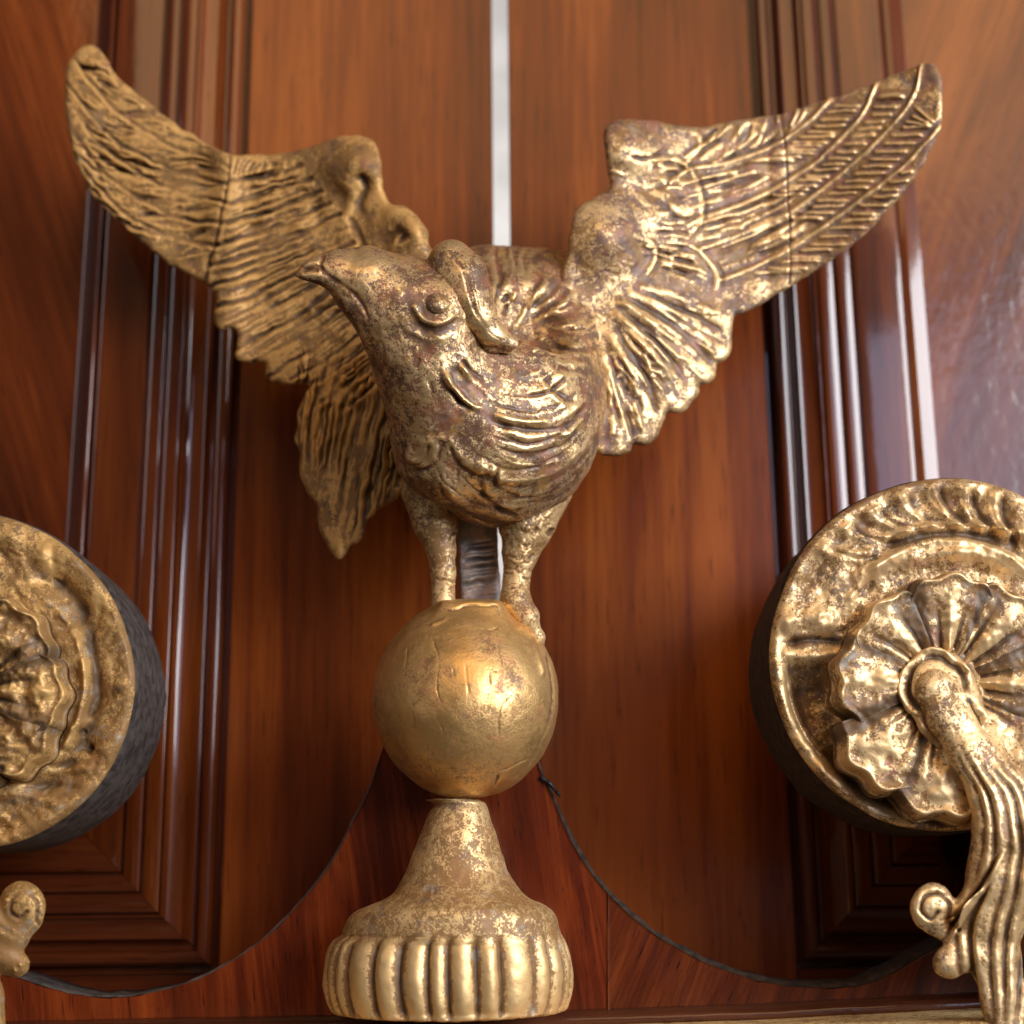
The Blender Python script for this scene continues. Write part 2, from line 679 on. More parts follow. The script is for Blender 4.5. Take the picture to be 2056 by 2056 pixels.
def plain(name, col, rough=.6, metal=0., nscale=120, var=.4, bump=.3):
    m, nt, b = mat_new(name)
    k = NB(nt)
    p = k.pos()
    n = k.noise(p, nscale, 5, .65)
    c = k.mix(k.ss(n, .35, .65), tuple(x * (1 - var) for x in col), tuple(min(1, x * (1 + var)) for x in col))
    k.l(c, b.inputs['Base Color'])
    b.inputs['Roughness'].default_value = rough
    b.inputs['Metallic'].default_value = metal
    k.l(k.bump(n, bump, .0008), b.inputs['Normal'])
    return m


DK, MD, LT = (0.040, 0.007, 0.0015), (0.165, 0.031, 0.0042), (0.34, 0.082, 0.010)
M_STILE = wood('mahogany_stile', DK, MD, LT, grain=.6, scale=.8, coat=.5, coat_r=.2)
M_STILE2 = wood('mahogany_stile_right', DK, MD, LT, grain=-.5, seed=3.1, scale=.8, coat=.5, coat_r=.2)
M_MOULD = wood('mahogany_moulding', (0.028, 0.005, 0.0015), (0.115, .022, .004), (0.23, .056, .009), grain=.3, seed=1.7, coat=1.0, coat_r=.06, orange_peel=.06)
M_MOULDH = wood('mahogany_moulding_across', (0.028, 0.005, 0.002), (0.10, .020, .005), (0.20, .05, .010), axis='X', seed=5.7, coat_r=.1)
M_PANEL_L = wood('mahogany_panel_left', (0.030, .006, .002), (0.14, .027, .005), (0.30, .072, .012), grain=19, seed=2.2, scale=.75, wob=1.0, coat=.5)
M_PANEL_R = wood('mahogany_panel_right', (0.030, .008, .003), (0.14, .032, .008), (0.28, .075, .016), grain=-22, seed=8.2, scale=.75, wob=1.0, orange_peel=.6, coat_r=.16, coat=1.0)
M_RAIL = wood('mahogany_rail', DK, (0.09, .018, .005), (0.17, .042, .009), axis='X', seed=4.4, coat=.5)
M_VENEER = wood('red_veneer', (0.030, 0.006, 0.002), (0.110, 0.016, 0.0035), (0.23, 0.042, 0.007), grain=8, scale=1.6, coat=.35, coat_r=.18, seed=6.6, wob=2.2, fleck=.9, orange_peel=.4)
M_VENEER2 = wood('red_brown_veneer', (0.030, 0.006, 0.002), (0.095, 0.017, 0.004), (0.20, 0.044, 0.008), grain=-24, scale=1.9, coat=.35, coat_r=.2, seed=9.1, wob=3., fleck=.9, orange_peel=.4)
M_CORE = plain('raw_edge_wood', (0.032, 0.018, 0.011), .85, nscale=260, var=.7, bump=.7)  # brown-black also carries painted shade, to deepen the cut edges
M_SLATE = plain('grey_painted_edge', (0.060, 0.050, 0.045), .55, nscale=190, var=.5, bump=.4)
M_DARKMOULD = wood('dark_ledge_moulding', (0.03, 0.009, 0.005), (0.075, .022, .010), (0.13, .04, .016), axis='X', seed=2.9, coat=.7, coat_r=.15, orange_peel=.5)
M_WALL = plain('white_wall_beyond', (0.80, 0.79, 0.76), .8, nscale=3)
M_IRON = plain('dark_iron', (0.03, 0.03, 0.035), .4, .8)
M_GREY = gilt('tarnished_silver_grey', wear=.8, ochre=.0, grey=1.0, gold=(.75, .73, .72), bole=(0.30, 0.28, 0.27), rough=.4, seed=9.)

G_BODY = gilt('gilding_rubbed_body', wear=.54, ochre=.35, rough=.28, cavk=.05, gold=(0.84, 0.62, 0.34), bole=(0.140, 0.070, 0.038), seed=1., met_hi=.78, n1w=.6, soft=.07)
G_WINGL = gilt('gilding_matt_left_wing', wear=.54, ochre=.8, rough=.52, cavk=.06, gold=(0.64, 0.39, 0.14), seed=2., bole=(0.165, 0.090, 0.042), met_hi=.30, n1w=.7)
G_WINGR = gilt('gilding_right_wing', wear=.58, ochre=.5, rough=.33, cavk=.08, gold=(0.82, 0.60, 0.33), seed=3., bole=(0.17, 0.095, 0.064), grey=.5, met_hi=.62, n1w=.6)
G_BALL = gilt('gilding_burnished_ball', wear=.30, ochre=.5, rough=.31, gold=(0.84, 0.56, 0.24), streak=0, seed=21.7, bole=(0.24, 0.115, 0.05), met_hi=.84, n1w=.9, soft=.13)
G_PED = gilt('gilding_pedestal', wear=.50, ochre=.9, rough=.37, grey=1.0, cavk=.07, gold=(0.82, 0.59, 0.30), seed=5., bole=(0.20, 0.115, 0.072), met_hi=.62, n1w=.5)
G_VOL = gilt('gilding_volute', wear=.44, ochre=.7, rough=.35, grey=1.0, gold=(0.86, 0.64, 0.36), cavk=.04, bole=(0.19, 0.115, 0.072), seed=6., met_hi=.62, n1w=.6)
G_VOLL = gilt('gilding_dull_volute', wear=.55, ochre=1.0, rough=.46, grey=.8, gold=(0.64, 0.42, 0.17), cavk=.03, bole=(0.15, 0.085, 0.045), seed=7., met_hi=.5, n1w=.7)
G_STRIP = gilt('gilding_shelf', wear=.3, ochre=1.0, rough=.5, gold=(0.86, 0.66, 0.34), seed=11., bole=(0.2, 0.11, 0.06), met_hi=.25)
G_LEG = gilt('gilding_leg', wear=.50, ochre=.7, rough=.40, gold=(0.80, 0.58, 0.31), seed=8., bole=(0.17, 0.095, 0.052), met_hi=.62)

# ----------------------------------------------------------------------------
# the double doors behind
# ----------------------------------------------------------------------------
YD = 450.0
ROW = 700.0
ux = lambda px, py=ROW, Y=YD: float(unproj(px, py, Y)[0])
uz = lambda py, px=1028, Y=YD: float(unproj(px, py, Y)[2])
GAPX = ux(1009)
Z_TOP, Z_BOT = uz(-420), uz(2500)
Z_RAIL = uz(1950)


def rnd(s0, s1, h0, h1, bulge, n=9):
    """a bead or cove between two profile points; bulge>0 swells towards the room"""
    t = np.linspace(0, 1, n)
    s = s0 + (s1 - s0) * (1 - np.cos(np.pi * t)) / 2
    return [(a, h0 + (h1 - h0) * b + bulge * math.sin(math.pi * b)) for a, b in zip(s, t)]


# across the moulding from the stile to the panel: (s, height towards the room)
PROF = [(0, 0), (2, -26), (18, -28), (20, 1), (22, 3)]
PROF += rnd(24, 50, 6, 6, 5) + [(51, -8)] + rnd(53, 74, -10, 6, -10)
PROF += rnd(77, 122, 14, 27, -6) + [(123, 30), (128, 30), (129, 18), (132, 18)] + rnd(133, 174, 29, 23, 5.5, 11) + [(175, 17), (178, 17)] + rnd(179, 217, 28, 22, 5, 11)
PROF += [(218, 14), (222, 14), (223, 25)] + rnd(224, 338, 25, 22, 2.5, 13) + [(340, -4), (344, -8)] + rnd(346, 366, -5, 3, 2.0, 7)
PROF += [(369, -44), (408, -48), (413, -50)]
PROF = np.array(PROF)
WM = PROF[-1, 0]


def door(side):
    sg = -1 if side == 'left' else 1
    lab = {'left': 'left mahogany door leaf with a flat stile, stepped moulding and diagonal grained panel, behind the spread wing',
           'right': 'right mahogany door leaf with white window reflections on its reeded moulding and panel'}[side]
    x_in = GAPX + sg * 21
    x_out = GAPX + sg * 640
    root = thing('panelled_door', lab, 'door', (x_in, YD, Z_BOT), 'pair of mahogany doors behind the pediment')
    X0, X1 = sorted((x_in, x_out))
    box('stile', X0, X1, YD, YD + 110, Z_BOT, Z_TOP, M_STILE if sg < 0 else M_STILE2, root, 4)
    far = x_out + sg * 2200
    X0, X1 = sorted((x_out + sg * 1, far))
    box('rail', X0, X1, YD + 2, YD + 110, Z_BOT, Z_RAIL - 1, M_RAIL, root, 2)
    # upright moulding run, mitred at the bottom
    n = len(PROF)
    Vv, Vh = [], []
    for s, h in PROF:
        if sg < 0 and 343 < s < 367:
            h = h + 9 * math.sin(math.pi * (s - 343) / 24)
        Vv.append((x_out + sg * s, YD - h, Z_RAIL + s))
        Vv.append((x_out + sg * s, YD - h, Z_TOP))
    Vv = np.array(Vv)
    Fv = np.array([[2 * i, 2 * i + 1, 2 * i + 3, 2 * i + 2] for i in range(n - 1)])
    for s, h in PROF:
        Vh.append((x_out + sg * s, YD - h + 1.5, Z_RAIL + s))
        Vh.append((far, YD - h + 1.5, Z_RAIL + s))
    Vh = np.array(Vh)
    # closed by a back sheet so the moulding is solid
    def solid(V, Fq, yb):
        m = len(V)
        B = V.copy(); B[:, 1] = yb
        VV = np.concatenate([V, B])
        FF = [list(f) for f in Fq] + [[m + a for a in f[::-1]] for f in Fq]
        return VV, FF
    for nm, VV, mt in (('moulding', Vv, M_MOULD), ('moulding', Vh, M_MOULDH)):
        a, f = solid(VV, Fv if sg < 0 else Fv[:, ::-1], YD + 82)
        o = new_mesh(nm, W(a), f, mt, root, smooth=False)
        me = o.data
        me.polygons.foreach_set('use_smooth', np.ones(len(me.polygons), bool))
        me.set_sharp_from_angle(angle=math.radians(38))
    xp = x_out + sg * (WM - 6)
    X0, X1 = sorted((xp, far))
    box('panel', X0, X1, YD + 50, YD + 80, Z_RAIL + WM - 6, Z_TOP, M_PANEL_L if sg < 0 else M_PANEL_R, root, 0)
    return root


door('left')
door('right')

# pale lit wall of the next room, seen through the gap between the leaves
o = box('wall_beyond', ux(1009) - 4000, ux(1009) + 4000, 4200, 4260, Z_BOT - 1000, Z_TOP + 2500, M_WALL, None, 0)
o['kind'] = 'structure'
area("next_room_light", Vector(W((800, 2600, 2600))), Vector(W((0, 4200, 1400))),   .4, .4, 1.25, (1.0, .97, .92))

# ----------------------------------------------------------------------------
# the pediment: veneered board with two round cut-outs, ledge
# ----------------------------------------------------------------------------
D_ = 1.0642
YP = 150.0
arcL = spline([(-260, 1700), (-160, 1860), (-60, 1935), (53, 1969), (138, 1995), (223, 2003), (319, 1990), (415, 1958), (532, 1884), (649, 1756), (713, 1640), (745, 1575), (770, 1500), (800, 1440)], 14)
arcR = spline([(1060, 1440), (1082, 1540), (1107, 1597), (1155, 1703), (1224, 1798), (1309, 1873), (1415, 1932), (1522, 1969), (1628, 1983), (1745, 1974), (1862, 1915), (1990, 1840), (2150, 1700)], 14)


def ledge_y(px):
    return np.interp(px, [-400, 0, 650, 1150, 1500, 1950, 2400], [2052, 2047, 2036, 2024, 2014, 1990, 1965]) + 4


def veneer_part(px0, px1, arc, mat, root, name='veneer'):
    px = np.linspace(px0, px1, int((px1 - px0) / 4) + 2)
    rows = 24
    if arc is None:
        top = np.full(len(px), 1440.0)
    else:
        top = np.interp(px, arc[:, 0], arc[:, 1])
    bot = ledge_y(px)
    # a ragged, hand-cut upper edge
    top = top + fbm(np.stack([px, px * 0, px * 0], -1), 40, 3) * 1.6
    V = []
    for i, (a, t, b_) in enumerate(zip(px, top, bot)):
        for j in range(rows + 1):
            V.append((a, t + (b_ - t) * j / rows))
    V = np.array(V)
    Yj = YP + fbm(np.stack([V[:, 0], V[:, 1], V[:, 0] * 0], -1), 160, 8) * 1.2
    Pf = unproj(V[:, 0], V[:, 1], Yj)
    Pb = Pf.copy(); Pb[:, 1] = YP + 8
    nf = len(Pf)
    q = grid_faces(len(px), rows + 1)
    m = rows + 1
    side = []
    for i in range(len(px) - 1):
        side.append([i * m, (i + 1) * m, nf + (i + 1) * m, nf + i * m])
    for j in range(rows):
        side.append([j, j + 1, nf + j + 1, nf + j][::-1])
        e = (len(px) - 1) * m
        side.append([e + j, e + j + 1, nf + e + j + 1, nf + e + j])
    Q = np.concatenate([q[:, ::-1], np.array(side)])
    return new_mesh(name, W(np.concatenate([Pf, Pb])), Q, mat, root, smooth=False)


ped = thing('scroll_pediment', 'red veneered mahogany pediment board with two scooped openings and a dark ledge, behind the pedestal', 'pediment', unproj(1028, 2056, YP))
arcM = np.concatenate([arcL, arcR])
veneer_part(-250, 1219, arcM, M_VENEER, ped)
veneer_part(1220.4, 2140, arcR, M_VENEER2, ped)


def core(arc, mat, root, name, rw=8.0):
    """the sawn thickness of the board inside an opening"""
    n = len(arc)
    A = unproj(arc[:, 0], arc[:, 1], YP + 1)
    A[:, 2] += fbm(A, 30, 4) * 1.2
    T_ = np.gradient(arc, axis=0)
    T_ /= np.linalg.norm(T_, axis=1, keepdims=True)
    out = np.stack([T_[:, 1], -T_[:, 0]], 1)             # into the opening
    rw = rw * np.interp(arc[:, 1], [1500, 1750, 1980], [.55, 1.1, 1.35])
    rim = rw * (1 + .22 * fbm(np.stack([arc[:, 0], arc[:, 1], arc[:, 0] * 0], -1), 22, 12))
    O_ = unproj(arc[:, 0] + out[:, 0] * rim, arc[:, 1] + out[:, 1] * rim, YP + 1)
    A1 = A.copy(); A1[:, 1] = YP + 3
    rows = [A1]
    for k, y in enumerate((YP + 4, YP + 30, YP + 75, YP + 120)):
        B = O_.copy()
        B[:, 1] = y
        B[:, 2] += fbm(B, 45, 9 + k) * 2.0 - 1.0
        rows.append(B)
    bottom = rows[-1].copy(); bottom[:, 2] = bottom[:, 2] - 60
    low = rows[0].copy(); low[:, 2] -= 60; low[:, 1] = YP + 9
    rows.append(bottom); rows.append(low)
    V = np.concatenate(rows)
    return new_mesh(name, W(V), grid_faces(len(rows), n), mat, root)


core(arcL, M_SLATE, ped, 'cut_edge', 4.0)
core(arcR, M_CORE, ped, 'cut_edge')

# ledge moulding and the gilded shelf in front of the board
def strip(name, prof, mat, root, px0=-420, px1=2480, wob=1.0):
    """prof: (dy below the board line in px, Y)"""
    px = np.arange(px0, px1, 12.0)
    V = []
    for k, (dy, y) in enumerate(prof):
        P = unproj(px, ledge_y(px) + dy, YP)
        P[:, 1] = y
        P[:, 2] += fbm(np.stack([px, px * 0 + k * 7, px * 0], -1), 60, 6) * wob
        V.append(P)
    V = np.concatenate(V)
    return new_mesh(name, W(V), grid_faces(len(prof), len(px)), mat, root)


strip('ledge_moulding', [(-1, YP + 5), (-2, YP - 4), (2, YP - 16), (5, YP - 24), (7, YP - 36), (14, YP - 40), (20, YP - 42), (26, YP - 40), (30, YP - 32), (40, YP - 30)], M_DARKMOULD, ped)
strip('gilt_shelf', [(27, YP - 30), (27, YP - 44), (22, YP - 330), (30, YP - 345), (120, YP - 350)], G_STRIP, ped, wob=.6)

# bent wire nail sticking from the edge of the board, right of the ball
def nail(root):
    def f(G):
        return chain(G, [(1088, 1562, YP - 4, 5), (1102, 1572, YP - 6, 4.5), (1120, 1592, YP - 10, 3.5), (1124, 1600, YP - 10, 2)], 4)
    sculpt('nail', f, (1075, 1135, 1550, 1612, YP - 22, YP + 12), 2.0, M_IRON, root, sub=0, rough=.5)


nail(ped)

# ----------------------------------------------------------------------------
# the eagle on its ball
# ----------------------------------------------------------------------------
def c1(*p):
    return [(100 + .4141 * x, 60 + .4141 * y) for x, y in p]


def c2(*p):
    return [(1100 + .44 * x, 60 + .44 * y) for x, y in p]


def c3(*p):
    return [(560 + .383 * x, 440 + .383 * y) for x, y in p]


eagle = thing('eagle_finial', 'gilded carved wooden eagle with raised wings perched on a ball over a fluted pedestal', 'carved eagle', unproj(900, 2050, 0))

# ---- body relief
RB = Relief(560, 450, 1260, 1100)
S = RB.stroke
# mouth line and beak hollow
S(c3((80, 285), (130, 255), (200, 240), (260, 300), (330, 345), (400, 400), (450, 480), (470, 560)), 4, -3)
S(c3((110, 275), (150, 262), (210, 262)), 7, -8)
S(c3((240, 180), (215, 230), (235, 300)), 4, -3)
S(c3((260, 330), (340, 420), (400, 520), (450, 640), (500, 760)), 9, 2.5)
# eye socket rings
EX, EY = c3((825, 452))[0]
for rr, w, h, t0, t1 in ((37, 7, 3.6, 20, 190), (47, 6, -2.2, 25, 180), (56, 8, -2.0, 35, 170), (70, 9, 1.6, 40, 150)):
    S([(EX + rr * 1.05 * math.cos(t), EY + rr * .95 * math.sin(t)) for t in np.linspace(math.radians(t0), math.radians(t1), 12)], w, h)
# cheek tufts
S(c3((870, 780), (900, 850), (950, 920), (1010, 975), (1090, 990)), 7, 9)
S(c3((940, 740), (1000, 820), (1060, 880), (1110, 950)), 6, 7)
S(c3((900, 880), (950, 950), (1020, 1005)), 5, -8)
S(c3((960, 720), (1010, 790), (1080, 850)), 4, -6)
# sweeping breast feathers (ridge then groove)
sweeps = [
    ((1290, 890), (1380, 880), (1450, 840), (1500, 790)),
    ((1240, 850), (1340, 820), (1410, 750), (1430, 690), (1400, 640)),
    ((1130, 960), (1260, 990), (1380, 990), (1480, 950), (1540, 880), (1550, 800)),
    ((1080, 1010), (1200, 1050), (1340, 1070), (1470, 1050), (1560, 1000), (1620, 900)),
    ((1100, 1110), (1220, 1150), (1340, 1160), (1460, 1130), (1570, 1070), (1630, 990)),
    ((1130, 1180), (1220, 1220), (1340, 1230), (1450, 1205), (1560, 1140)),
    ((1020, 1240), (1120, 1330), (1240, 1370), (1360, 1360), (1480, 1300), (1590, 1210), (1640, 1120)),
    ((940, 1330), (1040, 1420), (1180, 1460), (1320, 1450), (1460, 1400), (1600, 1300)),
    ((830, 1310), (880, 1420), (1000, 1510), (1150, 1560), (1300, 1560)),
    ((690, 1260), (760, 1265), (820, 1220), (840, 1160), (830, 1100)),
    ((640, 1170), (660, 1230), (720, 1240), (770, 1200), (775, 1120)),
    ((1040, 1280), (1080, 1400), (1160, 1480), (1260, 1520)),
    ((1140, 1250), (1130, 1320), (1180, 1390), (1260, 1420)),
]
for s_ in [sweeps[i] for i in (0, 3, 6, 8, 9, 10, 11, 12)] + [
    ((1170, 1090), (1300, 1140), (1430, 1110), (1500, 1060)), ((1180, 1170), (1290, 1200), (1400, 1180), (1530, 1110), (1570, 1020)),
    ((880, 1120), (930, 1220), (1010, 1290), (1100, 1320)), ((1300, 1440), (1400, 1430), (1520, 1360), (1600, 1250))]:
    p = c3(*s_)
    S(p, random.uniform(10, 20), random.uniform(3.0, 5.5))
    S([(x + 2, y + random.uniform(13, 17)) for x, y in p], random.uniform(5, 8), random.uniform(-3.0, -6.0))
for s_ in sweeps[:9]:                      # fine lines beside each sweep
    for k in range(3):
        o_ = random.uniform(-26, 26)
        p = [(x + o_ * .3, y + o_) for x, y in c3(*s_)]
        S(p, 3.0, random.choice((-1.3, 1.0)))
# cowl feathers on the back of the neck
for k in range(22):
    a = math.radians(-112 + k * 7.4 + random.uniform(-2, 2))
    cx, cy = 1010, 690
    r0, r1 = random.uniform(70, 110), random.uniform(165, 200)
    rx = 1.0
    S([(cx + r0 * math.cos(a), cy + r0 * math.sin(a)), (cx + (r0 + r1) / 2 * math.cos(a + .10), cy + (r0 + r1) / 2 * math.sin(a + .10)),
       (cx + r1 * math.cos(a + .05), cy + r1 * math.sin(a + .05))], random.uniform(5, 9), random.choice((-4, 4, 3)))
for k in range(34):
    x, y = random.uniform(985, 1180), random.uniform(510, 720)
    a = math.atan2(y - 720, x - 985) + random.uniform(-.3, .3)
    L = random.uniform(16, 42)
    S([(x, y), (x + L * .5 * math.cos(a) + 3, y + L * .5 * math.sin(a)), (x + L * math.cos(a), y + L * math.sin(a))], random.uniform(2.5, 4.5), random.uniform(-6, 5))
# seam where the wing is glued on
S([(1150, 530), (1195, 590), (1222, 670), (1232, 760), (1226, 850), (1205, 925)], 6, -5)
S([(1135, 530), (1180, 590), (1206, 670), (1216, 760), (1210, 850)], 9, 5)
for k in range(46):                        # neck: short rubbed chisel marks
    x, y = random.uniform(700, 960), random.uniform(600, 980)
    S([(x, y), (x + random.uniform(-3, 9), y + random.uniform(12, 34))], random.uniform(3, 6), random.uniform(-1.8, 1.2), smooth=False)


def f_body(G):
    d = ell(G, (1003, 802, 5), (214, 258, 225))
    d = smin(d, ell(G, (1080, 655, 70), (150, 158, 120)), 40)
    d = smin(d, ell(G, (975, 620, 70), (110, 126, 110)), 40)
    # hollow of the cowl behind the head
    d = smax(d, -ell(G, (1068, 640, -112), (85, 92, 62)), 40)
    h = chain(G, [(935, 830, -95, 150), (868, 712, -165, 118), (862, 622, -215, 96), (790, 592, -240, 78), (732, 556, -262, 58),
                  (672, 541, -280, 35), (632, 543, -292, 19), (597, 551, -298, 8)], 26)
    d = smin(d, h, 46)
    th = chain(G, [(679, 558, -275, 28), (717, 589, -262, 44), (762, 621, -250, 59), (815, 680, -215, 79), (862, 753, -170, 99), (906, 895, -95, 118)], 20)
    return smin(d, th, 14)


sculpt('body', f_body, (570, 1250, 465, 1085, -370, 240), 5.0, G_BODY, eagle, RB, 1, 2.2, 34, warp=3.5)
body = eagle.children[0]


# eye
def f_eye(G):
    return ell(G, (876, 611, -302), (28, 25, 23))


sculpt('eye', f_eye, (838, 918, 573, 650, -340, -268), 2.5, G_BODY, body, None, 0, .6, 12)

# crest: comma-shaped brow lock
RC = Relief(850, 460, 1060, 730, 1.2)
RC.gain = .35
for k in range(9):
    o_ = -16 + k * 4
    RC.stroke([(905 + o_ * .6, 500), (938 + o_ * .7, 560), (955 + o_ * .6, 620), (985 + o_ * .4, 668), (1030, 690 + o_ * .5)], 2.2, random.choice((-1.2, .8)))
RC.stroke([(960, 600), (966, 635), (988, 668), (1028, 684)], 6, 2)
RC.stroke([(955, 650), (970, 680), (1000, 694)], 4, -4)


def f_crest(G):
    G = (G[0], G[1], (G[2] + 255) * 1.25 - 255)
    d = chain(G, [(908, 522, -262, 41), (928, 550, -268, 46), (942, 588, -270, 43), (958, 628, -260, 35), (984, 666, -244, 25), (1028, 690, -222, 14)], 14)
    d = smin(d, chain(G, [(860, 560, -235, 30), (900, 530, -250, 34)], 14), 26)     # grows out of the brow
    e = chain(G, [(968, 672, -232, 16), (985, 692, -222, 15), (1020, 700, -206, 11)], 10)
    return smin(d, e, 8)


sculpt('crest', f_crest, (820, 1050, 470, 725, -340, -180), 3.5, G_BODY, body, RC, 1, .5, 26)

# ---- left wing
outL = spline(c1((80, 190), (110, 130), (170, 75), (240, 90), (330, 220), (520, 388), (700, 508), (870, 600), (1000, 604), (1130, 600),
                 (1250, 565), (1380, 520), (1500, 515), (1570, 545), (1602, 610), (1610, 700), (1630, 800), (1665, 850), (1720, 862), (1780, 905),
                 (1822, 970), (1838, 1045), (1880, 1120), (1960, 1300), (1930, 1700), (1860, 1980), (1800, 2130), (1698, 2260), (1600, 2320), (1541, 2388), (1520, 2460), (1450, 2516), (1403, 2570), (1368, 2540), (1333, 2475), (1304, 2392), (1294, 2313), (1236, 2210), (1212, 2140), (1211, 2040), (1190, 1963), (1206, 1850), (1236, 1760), (1262, 1728), (1110, 1712), (1048, 1680),
                 (1040, 1612), (960, 1612), (900, 1588), (915, 1500), (895, 1445), (830, 1452), (797, 1400), (800, 1310), (775, 1250), (640, 1172), (560, 1130),
                 (480, 1062), (340, 935), (215, 815), (130, 640), (88, 500), (75, 320)), 4, True)


def yL(px, py):
    """depth of the left wing's middle sheet"""
    t = np.clip((850 - px) / 720, -.3, 1.1)
    y = 55 + 150 * t + 40 * np.sin(np.clip(t, 0, 1) * math.pi)
    y = y - 26 * np.exp(-((px - 455) / 40.) ** 2)       # fold at the glued joint
    return y


RL = Relief(110, 70, 960, 1150)
RL.gain = .55
gl = [c1((60, 60), (200, 110), (330, 260), (520, 420), (700, 530), (860, 610)),
      c1((120, 140), (230, 285), (360, 420), (500, 510), (640, 580), (860, 665)),
      c1((85, 260), (190, 400), (320, 540), (480, 625), (640, 690), (850, 740)),
      c1((85, 350), (200, 500), (320, 620), (480, 720), (640, 780), (840, 830)),
      c1((90, 460), (250, 680), (380, 780), (560, 880), (700, 920), (820, 940)),
      c1((110, 600), (240, 770), (380, 900), (540, 980), (680, 1020), (800, 1040)),
      c1((180, 760), (330, 925), (480, 1050), (560, 1110), (680, 1150), (770, 1180))]
gl = [spline(g, 8) for g in gl]
for g in gl[1:-1]:
    RL.stroke(g, 4.2, -9, smooth=False, taper=False)
    RL.stroke([(x + 2, y + 8) for x, y in g], 4.5, 5, smooth=False, taper=False)
for a, b_ in zip(gl[:-1], gl[1:]):
    RL.along(a, b_, 20, 3.2, -8, .17, -.45, .02, 1)
    RL.along(a, b_, 18, 3.6, 6.0, .15, -.45, .02, 1)
# joint
RL.stroke(c1((872, 600), (862, 700), (835, 850), (805, 1000), (775, 1120), (752, 1235)), 3, -8, taper=False)
RL.stroke(c1((890, 620), (882, 700), (855, 850), (825, 1000), (795, 1120), (775, 1235)), 6, 3.5, taper=False)
# fan of inner feathers: from the shoulder out to the ragged edge
inA = spline(c1((1200, 640), (1260, 720), (1330, 800), (1400, 900), (1450, 1000), (1520, 1120), (1620, 1250), (1780, 1350), (1950, 1420)), 8)
inB = spline(c1((880, 700), (845, 860), (815, 1010), (770, 1200), (830, 1430), (930, 1590), (1070, 1690), (1240, 1712), (1300, 1800), (1450, 1850)), 8)
for t in np.linspace(.02, .98, 15):
    a, b_ = at(inA, t), at(inB, t)
    m_ = (a + b_) / 2 + np.array([-6, 10])
    RL.stroke([a, m_, b_], 5, -9.5, taper=False)
    RL.stroke([a + (5, 8), m_ + (5, 8), b_ + (4, 8)], 6, 6, taper=False)
RL.fan(inA, inB, 120, 2.8, -7.5, f0=.02)
RL.fan(inA, inB, 105, 3.2, 6.5, f0=.02)
RL.barbs(spline(c1((900, 610), (1050, 625), (1250, 620), (1350, 600)), 6), spline(c1((880, 720), (1000, 760), (1150, 780), (1300, 760)), 6), 20, 3, -6, .1, .9, -.1)
# shoulder hollow, ring of the second knuckle
RL.stroke(c1((1290, 780), (1300, 900), (1330, 1000), (1290, 1080)), 13, -12)
RL.stroke(c1((1400, 700), (1460, 800), (1440, 920), (1400, 1020)), 12, 9)
RL.stroke(c1((1500, 700), (1530, 780), (1500, 860), (1530, 920)), 10, -13)
RL.stroke(c1((1560, 960), (1620, 900), (1700, 890), (1770, 950), (1800, 1050)), 13, 10)
RL.stroke(c1((1600, 1060), (1650, 990), (1700, 980), (1720, 1040)), 15, -16)
RL.stroke(c1((1440, 900), (1500, 1000), (1540, 1090)), 7, -8)


# the lowest feathers hang down to a point
tA = spline([(600, 690), (680, 690), (770, 710), (860, 760)], 8)
tB = spline([(594, 880), (604, 950), (640, 1040), (682, 1124), (735, 1070), (800, 995)], 8)
for t in np.linspace(.03, .97, 10):
    a, b_ = at(tA, t), at(tB, t)
    RL.stroke([a, (a + b_) / 2 + (-8, -4), b_], 4.5, -9)
    RL.stroke([a + (6, 2), (a + b_) / 2 + (-2, -2), b_ + (5, 2)], 5.5, 6)
RL.fan(tA, tB, 80, 3.2, -8, f0=.05)
RL.fan(tA, tB, 70, 3.4, 7, f0=.05)
RL.stroke([(664, 1000), (676, 1060), (682, 1120)], 5, 12, taper=False)


def f_wingL(G):
    X, Yp = G[0][:, :, 0] + 0 * G[1][:, :, 0], G[1][:, :, 0] + 0 * G[0][:, :, 0]
    d2 = poly_sd(X, Yp, outL) + fbm(np.stack([X, Yp, X * 0], -1), 26, 91, 2) * 2.6
    # saw-tooth feather ends are kept crisp by the outline itself
    Yc = yL(X, Yp)
    T = 15 + 9 * np.clip((X - 350) / 300, 0, 1)
    bul = 46 * np.exp(-(((X - 715) / 58) ** 2 + ((Yp - 330) / 50) ** 2)) + 40 * np.exp(-(((X - 815) / 46) ** 2 + ((Yp - 460) / 50) ** 2)) \
        + 34 * np.exp(-(((X - 800) / 120) ** 2 + ((Yp - 600) / 140) ** 2))
    q = (G[2] - Yc[:, :, None])
    front = -q - (T + bul)[:, :, None]
    back = q - T[:, :, None]
    return smax(smax(front, back, 6), d2[:, :, None] + 0 * q, 16)


sculpt('wing', f_wingL, (120, 935, 80, 1140, -60, 300), 4.5, G_WINGL, eagle, RL, 1, 1.6, 30)
eagle.children[-1]['label'] = 'left raised wing, matt ochre gilding with a glued joint'

